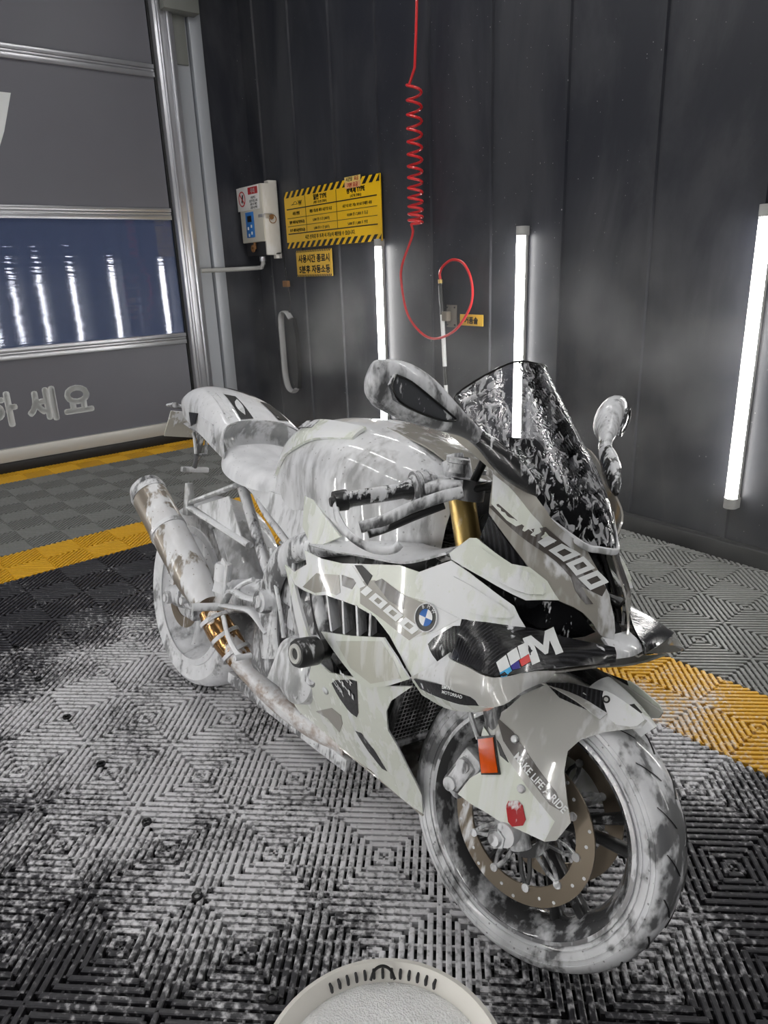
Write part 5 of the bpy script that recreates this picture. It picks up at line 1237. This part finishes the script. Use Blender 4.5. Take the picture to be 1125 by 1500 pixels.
v, f = patch(rows, 4, 5, .004, flip=True); mb = MB(); mb.add(v, f); part(mb, 'backrest_pad', 'white_foam', tail)
tailv, tailf = patch(rows_tail, 4, 4, .005)
bvl = BVHTree.FromPolygons([Vector(p) for p in tailv], tailf)
def drop(o_, mt, name, parent, off=.002):
    V = []
    for p in densify([np.array(q, float) for q in o_], .02):
        h_ = bvl.ray_cast(Vector((p[0], p[1], 1.3)), Vector((0, 0, -1)))
        if h_[0]: V.append(h_[0]+Vector((0, 0, off)))
    return mesh_obj(name, V, [tuple(range(len(V)))], MT[mt], parent, False)
drop([(.05, -.060), (.075, -.030), (.222, -.040), (.222, -.085)], 'carbon_matt', 'carbon_inlay', tail)
drop([(.10, .050), (.09, .092), (.205, .105), (.218, .055)], 'carbon_matt', 'carbon_inlay', tail)
drop([(-.10, -.012), (-.10, .03), (.04, .075), (.04, .045)], 'carbon_matt', 'black_inlay', tail)
drop([(-.02, -.085), (-.01, -.07), (.20, -.105), (.20, -.125)], 'metal_foam', 'grey_inlay', tail)
for s in B2:
    mb = MB(); mb.prism([(-.10, s*.1015, .955), (.0, s*.119, .962), (-.02, s*.117, .925), (-.06, s*.110, .912)], (0, s*.003, 0)); part(mb, 'air_slot', 'black_clean', tail)
    mb = MB(); mb.prism([(.05, s*.128, .955), (.16, s*.1435, .945), (.19, s*.1455, .88), (.10, s*.134, .90)], (0, s*.003, 0)); part(mb, 'side_inlay', 'metal_foam', tail)
mb = MB(); mb.tube([(-.293, -.035, .968), (-.297, 0, .968), (-.293, .035, .968)], (.01, .006), 10); part(mb, 'tail_lamp', 'red', tail)
# plate hanger
mb = MB(); mb.tube(catmull([(-.17, 0, .91), (-.20, 0, .86), (-.215, 0, .80), (-.232, 0, .738)], 4), [(.02, .012)]*5+[(.014, .009)]*5+[(.010, .008)]*3, 10, up=(0, 1, 0)); hang = part(mb, 'plate_hanger', 'metal_foam')
mb = MB(); mb.box((-.246, -.05, .722), (-.224, .058, .742), .005); part(mb, 'hanger_bar', 'white_foam', hang)
mb = MB(); mb.tube(catmull([(-.20, 0, .87), (-.27, .0, .885), (-.33, .01, .89)], 4), (.006, .02), 8, up=(0, 0, 1)); mb.tube([(-.21, -.025, .875), (-.19, -.02, .80), (-.215, 0, .79)], .006, 8); mb.tube([(-.21, .025, .875), (-.19, .02, .80), (-.215, 0, .79)], .006, 8); part(mb, 'hanger_strut', 'black_foam', hang)
mb = MB(); mb.box((-.004, -.085, -.055), (.004, .085, .055), .003, M=Matrix.Translation((-.352, .02, .885)) @ Matrix.Rotation(R(24), 4, 'Y')); part(mb, 'number_plate', 'plate', hang)
for s in B2:
    mb = MB(); mb.tube([(-.26, s*.03, .955), (-.285, s*.055, .957), (-.30, s*.075, .958)], [.006, .009, .011], 10); mb.tube([(-.272, s*.075, .962), (-.325, s*.078, .955)], [(.010, .016), (.006, .010)], 12, up=(0, 0, 1)); part(mb, 'indicator', 'black_foam', tail)

# ---- frame, engine, drivetrain
for s in B2:
    mb = MB(); mb.tube(catmull([(1.10, s*.14, .84), (.95, s*.185, .775), (.80, s*.20, .725), (.69, s*.19, .655), (.635, s*.18, .55), (.64, s*.178, .45), (.665, s*.175, .37)], 4), [(.034, .018)]*12+[(.040, .020)]*13, 12, up=(0, 1, 0) if False else None); fr = part(mb, 'frame_spar', 'metal_foam')
    mb = MB(); mb.tube([(.635, s*.19, .525), (.635, s*.215, .525)], [.036, .030], 20); mb.tube([(.635, s*.215, .525), (.635, s*.221, .525)], .018, 6); part(mb, 'pivot_cap', 'metal_foam', fr)
    # subframe
    mb = MB(); mb.tube(catmull([(.20, s*.095, .84), (.27, s*.10, .80), (.38, s*.105, .69), (.47, s*.11, .60), (.55, s*.12, .55)], 4), .017, 12); sf = part(mb, 'subframe_tube', 'metal_foam')
    mb = MB(); mb.tube([(.34, s*.10, .80), (.50, s*.13, .735), (.68, s*.16, .69)], .014, 10); part(mb, 'subframe_brace', 'metal_foam', sf)
mb = MB(); mb.box((.50, -.15, .27), (.84, .15, .50), .03); mb.box((.80, -.115, .30), (1.04, .115, .50), .03); mb.box((.56, -.15, .44), (.98, .15, .60), .03); eng = part(mb, 'engine', 'engine')
mb = MB(); mb.box((-.10, -.155, 0), (.10, .155, .20), .02, M=Matrix.Translation((.99, 0, .48)) @ Matrix.Rotation(R(28), 4, 'Y')); part(mb, 'cylinder_block', 'engine', eng)
mb = MB(); mb.box((-.11, -.165, .19), (.11, .165, .28), .025, M=Matrix.Translation((.99, 0, .48)) @ Matrix.Rotation(R(28), 4, 'Y')); part(mb, 'cam_cover', 'black_foam', eng)
for s in B2:
    mb = MB(); mb.ring_sweep([(0, .045), (.055, .045), (.085, .03), (.092, 0), (0, 0)], 32, Matrix.Translation((.80, s*.165, .39)) @ (Matrix.Identity(4) if s > 0 else Matrix.Rotation(math.pi, 4, 'Z'))); cc = part(mb, 'clutch_cover', 'white_foam', eng)
    mb = MB(); mb.ring_sweep([(0, .035), (.035, .035), (.05, .02), (.055, 0), (0, 0)], 28, Matrix.Translation((.88, s*.17, .425)) @ (Matrix.Identity(4) if s > 0 else Matrix.Rotation(math.pi, 4, 'Z'))); part(mb, 'crank_cover', 'metal_foam', eng)
    mb = MB(); mb.prism([(.70, s*.175, .33), (.84, s*.175, .33), (.87, s*.175, .40), (.80, s*.175, .455), (.735, s*.175, .42)], (0, s*.03, 0)); part(mb, 'cover_guard', 'white_foam', eng)
    for (x, z, w, h_) in ((.70, .575, .035, .045), (.745, .64, .028, .05), (.735, .50, .03, .03), (.80, .53, .03, .04)):
        mb = MB(); mb.box((x-w, -.0, z-h_), (x+w, .03, z+h_), .010, M=Matrix.Translation((0, s*.155-(.015 if s > 0 else .015), 0))); part(mb, 'engine_boss', 'engine', eng)
    mb = MB(); mb.tube(catmull([(.86, s*.19, .66), (.885, s*.20, .60), (.93, s*.20, .54), (.955, s*.185, .50), (.95, s*.15, .46)], 4), .019, 12); part(mb, 'coolant_hose', 'black_foam', eng)
    mb = MB(); mb.tube(catmull([(.60, s*.17, .66), (.66, s*.19, .60), (.70, s*.19, .53), (.72, s*.18, .45)], 4), .006, 8); mb.tube(catmull([(.74, s*.19, .70), (.76, s*.2, .63), (.75, s*.19, .56), (.78, s*.18, .48)], 4), .006, 8); part(mb, 'cable', 'white_foam', eng)
    # crash bobbin
    mb = MB(); mb.tube([(1.0, s*.15, .537), (1.0, s*.268, .537)], .013, 14); mb.tube([(1.0, s*.255, .537), (1.0, s*.278, .537)], .024, 20); cb = part(mb, 'crash_bobbin', 'black_clean')
    mb = MB(); mb.tube([(1.004, s*.285, .54), (1.004, s*.29, .54), (1.004, s*.335, .54), (1.004, s*.343, .54)], [.029, .033, .033, .029], 28); part(mb, 'bobbin_puck', 'black', cb)
    mb = MB(); mb.ring_sweep([(.012, 0), (.023, 0), (.021, .005), (.014, .005)], 28, Matrix.Translation((1.004, s*.342, .54)) @ (Matrix.Identity(4) if s > 0 else Matrix.Rotation(math.pi, 4, 'Z'))); part(mb, 'bobbin_ring', 'print_grey', cb)
    # rider footrest
    mb = MB(); mb.tube(catmull([(.655, s*.185, .44), (.58, s*.195, .475), (.50, s*.20, .46), (.43, s*.205, .445)], 4), (.018, .008), 10, up=(0, 1, 0)); mb.tube(catmull([(.635, s*.185, .52), (.54, s*.2, .505), (.47, s*.205, .50), (.43, s*.205, .445)], 4), (.008, .014), 10); fp = part(mb, 'footrest_bracket', 'white_foam')
    mb = MB(); mb.tube([(.428, s*.20, .440), (.404, s*.288, .440)], [.0125, .0115], 14); part(mb, 'footpeg', 'white_foam', fp)
    mb = MB(); mb.prism([(.37, s*.205, .47), (.44, s*.205, .48), (.445, s*.205, .57), (.41, s*.205, .585), (.385, s*.205, .54)], (0, s*.006, 0)); part(mb, 'heel_guard', 'white_foam', fp)
    mb = MB(); mb.tube(catmull([(.45, s*.212, .42), (.50, s*.218, .375), (.56, s*.222, .35), (.60, s*.225, .352)], 4), (.009, .007), 10); mb.tube([(.60, s*.20, .354), (.60, s*.25, .354)], .0085, 10); part(mb, 'foot_lever', 'white_foam', fp)
mb = MB(); mb.tube([(.405, -.20, .515), (.405, -.20, .56), (.405, -.20, .566)], [.026, .026, .022], 18); part(mb, 'rear_brake_reservoir', 'white_foam')
mb = MB(); mb.tube(catmull([(.405, -.2, .515), (.45, -.20, .49), (.50, -.19, .53), (.55, -.185, .56)], 5), .007, 8); part(mb, 'reservoir_hose', 'white_foam')
# pillion hanger carrying the silencer
mb = MB(); mb.tube([(.34, -.145, .787), (.06, -.15, .672)], (.008, .014), 10, up=(0, 0, 1)); mb.tube([(.45, -.148, .630), (.06, -.15, .655)], (.010, .014), 10, up=(0, 0, 1)); hg = part(mb, 'silencer_hanger', 'white_foam')
mb = MB(); mb.tube([(.052, -.15, .63), (.05, -.152, .70), (.047, -.154, .735)], [.018, .016, .013], 12); part(mb, 'hanger_peg', 'white_foam', hg)
mb = MB(); mb.prism([(.10, -.150, .668), (.30, -.147, .745), (.40, -.148, .64)], (0, .004, 0)); part(mb, 'hanger_web', 'white_foam', hg)
# exhaust
ea, eb = Vector((.305, -.188, .405)), Vector((-.115, -.228, .680)); E_ = lambda t: ea.lerp(eb, t)
mb = MB(); mb.tube([E_(0), E_(.05), E_(.16), E_(.30), E_(.95), E_(1.0)], [(.036, .036), (.042, .042), (.058, .052), (.064, .056), (.066, .058), (.060, .053)], 32, up=(0, 0, 1)); ex = part(mb, 'silencer', 'titan')
mb = MB(); mb.tube([E_(.93), E_(.965), E_(1.02), E_(1.04)], [(.0675, .0595), (.068, .060), (.060, .053), (.048, .042)], 32, up=(0, 0, 1)); part(mb, 'silencer_end_cap', 'black_foam', ex)
mb = MB(); mb.tube([E_(1.035), E_(1.048)], [(.036, .032), (.034, .03)], 24, up=(0, 0, 1)); part(mb, 'tail_pipe', 'black_clean', ex)
mb = MB(); mb.tube([E_(.60), E_(.63)], (.0675, .0595), 32, up=(0, 0, 1)); part(mb, 'silencer_strap', 'steel', ex)
pp = catmull([(.325, -.186, .392), (.365, -.175, .352), (.41, -.158, .312), (.455, -.142, .275)], 5)
mb = MB(); mb.tube(pp, [.037+.008*math.sin(math.pi*k/(len(pp)-1)) for k in range(len(pp))], 24); lp = part(mb, 'link_pipe', 'bronze', ex)
for k in (3, 8, 13):
    a, b = Vector(pp[k]), Vector(pp[k+1]); d_ = (b-a).normalized()
    mb = MB(); mb.tube([a-d_*.006, a+d_*.006], .0485, 24); part(mb, 'pipe_clamp', 'steel', ex)
mb = MB(); mb.tube(catmull([(.455, -.142, .275), (.52, -.125, .245), (.65, -.115, .222), (.80, -.105, .218), (.95, -.09, .225)], 5), .036, 20); part(mb, 'exhaust_collector', 'brown', ex)
# rear wheel
RW = Matrix.Translation((0, 0, .326))
mb = MB(); mb.ring_sweep(tyre_prof(.326, .099, .230, .090), 96, RW); rt = part(mb, 'rear_tyre', 'tyre_rear')
rimr = [(r, y*1.62) for r, y in rimp]
mb = MB(); mb.ring_sweep(rimr, 96, RW); rr_ = part(mb, 'rear_rim', 'rim_foam')
mb = MB(); mb.ring_sweep([(.222, -.098), (.243, -.096), (.245, -.088), (.226, -.09)], 96, RW); part(mb, 'rim_flange', 'rim_foam', rr_)
for k in range(10):
    a = 2*math.pi*(k//2)/5+(.16 if k % 2 else -.16)+.6; b_ = 2*math.pi*(k//2)/5+.6
    mb = MB(); mb.tube([(.03*math.cos(b_), -.02, .03*math.sin(b_)), (.11*math.cos((a+b_)/2), -.02, .11*math.sin((a+b_)/2)), (.207*math.cos(a), -.02, .207*math.sin(a))], [(.03, .014), (.022, .010), (.03, .014)], 10, up=(0, 1, 0), M=RW); part(mb, 'spoke', 'rim_foam', rr_)
mb = MB(); mb.ring_sweep([(.02, -.10), (.05, -.10), (.055, -.05), (.055, .05), (.05, .11), (.02, .11)], 32, RW); part(mb, 'hub', 'rim_foam', rr_)
mb = MB(); mb.ring_sweep([(.072, -.1165), (.110, -.1165), (.110, -.1115), (.072, -.1115)], 48, RW)
part(mb, 'rear_brake_disc', 'disc', rr_)
mb = MB(); mb.ring_sweep([(.07, .112), (.105, .112), (.105, .118), (.07, .118)], 48, RW); part(mb, 'sprocket', 'steel', rr_)
mb = MB(); mb.tube([(-.02, .115, .432), (.55, .115, .50)], (.008, .006), 8); mb.tube([(-.02, .115, .22), (.55, .115, .42)], (.008, .006), 8); part(mb, 'chain', 'black_foam')
mb = MB(); mb.box((.045, -.135, .27), (.115, -.095, .36), .012); part(mb, 'rear_caliper', 'metal_foam')
for s in B2:
    mb = MB(); mb.tube(catmull([(.62, s*.12, .52), (.45, s*.142, .475), (.25, s*.152, .40), (.08, s*.152, .35), (-.04, s*.152, .33)], 4), [(.05, .022)]*9+[(.038, .018)]*6+[(.03, .016)]*2, 12, up=(0, 0, 1)); sa = part(mb, 'swingarm', 'metal_foam')
    mb = MB(); mb.tube([(0, s*.16, .326), (0, s*.182, .326)], .022, 16); mb.tube([(.0, s*.18, .326), (.0, s*.188, .326)], .015, 6); part(mb, 'axle_nut', 'steel', sa)
    mb = MB(); mb.tube([(.14, s*.168, .362), (.14, s*.195, .362)], [.010, .013], 12); part(mb, 'stand_spool', 'steel', sa)
def hug(a0, a1, n, hw, rc, re):
    rows = []
    for k in range(n+1):
        a = R(a0+(a1-a0)*k/n)
        rows.append([((rc+(re-rc)*abs(q)**2)*math.sin(a), q*hw, .326+(rc+(re-rc)*abs(q)**2)*math.cos(a)) for q in (-1, -.6, 0, .6, 1)])
    return patch(rows, 4, 3, .004, flip=True)
mb = MB(); mb.add(*hug(-12, 82, 7, .10, .350, .318)); hgr = part(mb, 'rear_hugger', 'metal_foam')
mb = MB(); mb.add(*patch([[(.15, -.105, .60), (.20, -.06, .635), (.22, .0, .64)], [(.24, -.105, .51), (.285, -.06, .54), (.30, 0, .545)], [(.33, -.10, .40), (.36, -.06, .43), (.37, 0, .435)]], 4, 4, .005)); part(mb, 'hugger_front', 'tank', hgr)
pp = []
for k in range(8*12+1):
    u = k/96; a = 2*math.pi*8*u; c = Vector((.40, 0, .50)).lerp(Vector((.47, 0, .68)), u); pp.append((c.x+.034*math.cos(a), c.y+.034*math.sin(a), c.z))
mb = MB(); mb.tube(pp, .0055, 8); shk = part(mb, 'shock_spring', 'black_foam')
mb = MB(); mb.tube([(.39, 0, .45), (.47, 0, .68), (.485, 0, .72)], [.022, .024, .02], 16); part(mb, 'shock_body', 'metal_foam', shk)
# side stand
mb = MB(); mb.tube([(.60, .16, .33), (.56, .20, .20), (.50, .262, .058)], [.014, .012, .010], 12); ss = part(mb, 'side_stand', 'black_foam')
mb = MB(); mb.tube([(.515, .235, .060), (.47, .305, .072)], (.007, .022), 10, up=(0, -.2, 1)); part(mb, 'stand_foot', 'black_foam', ss)
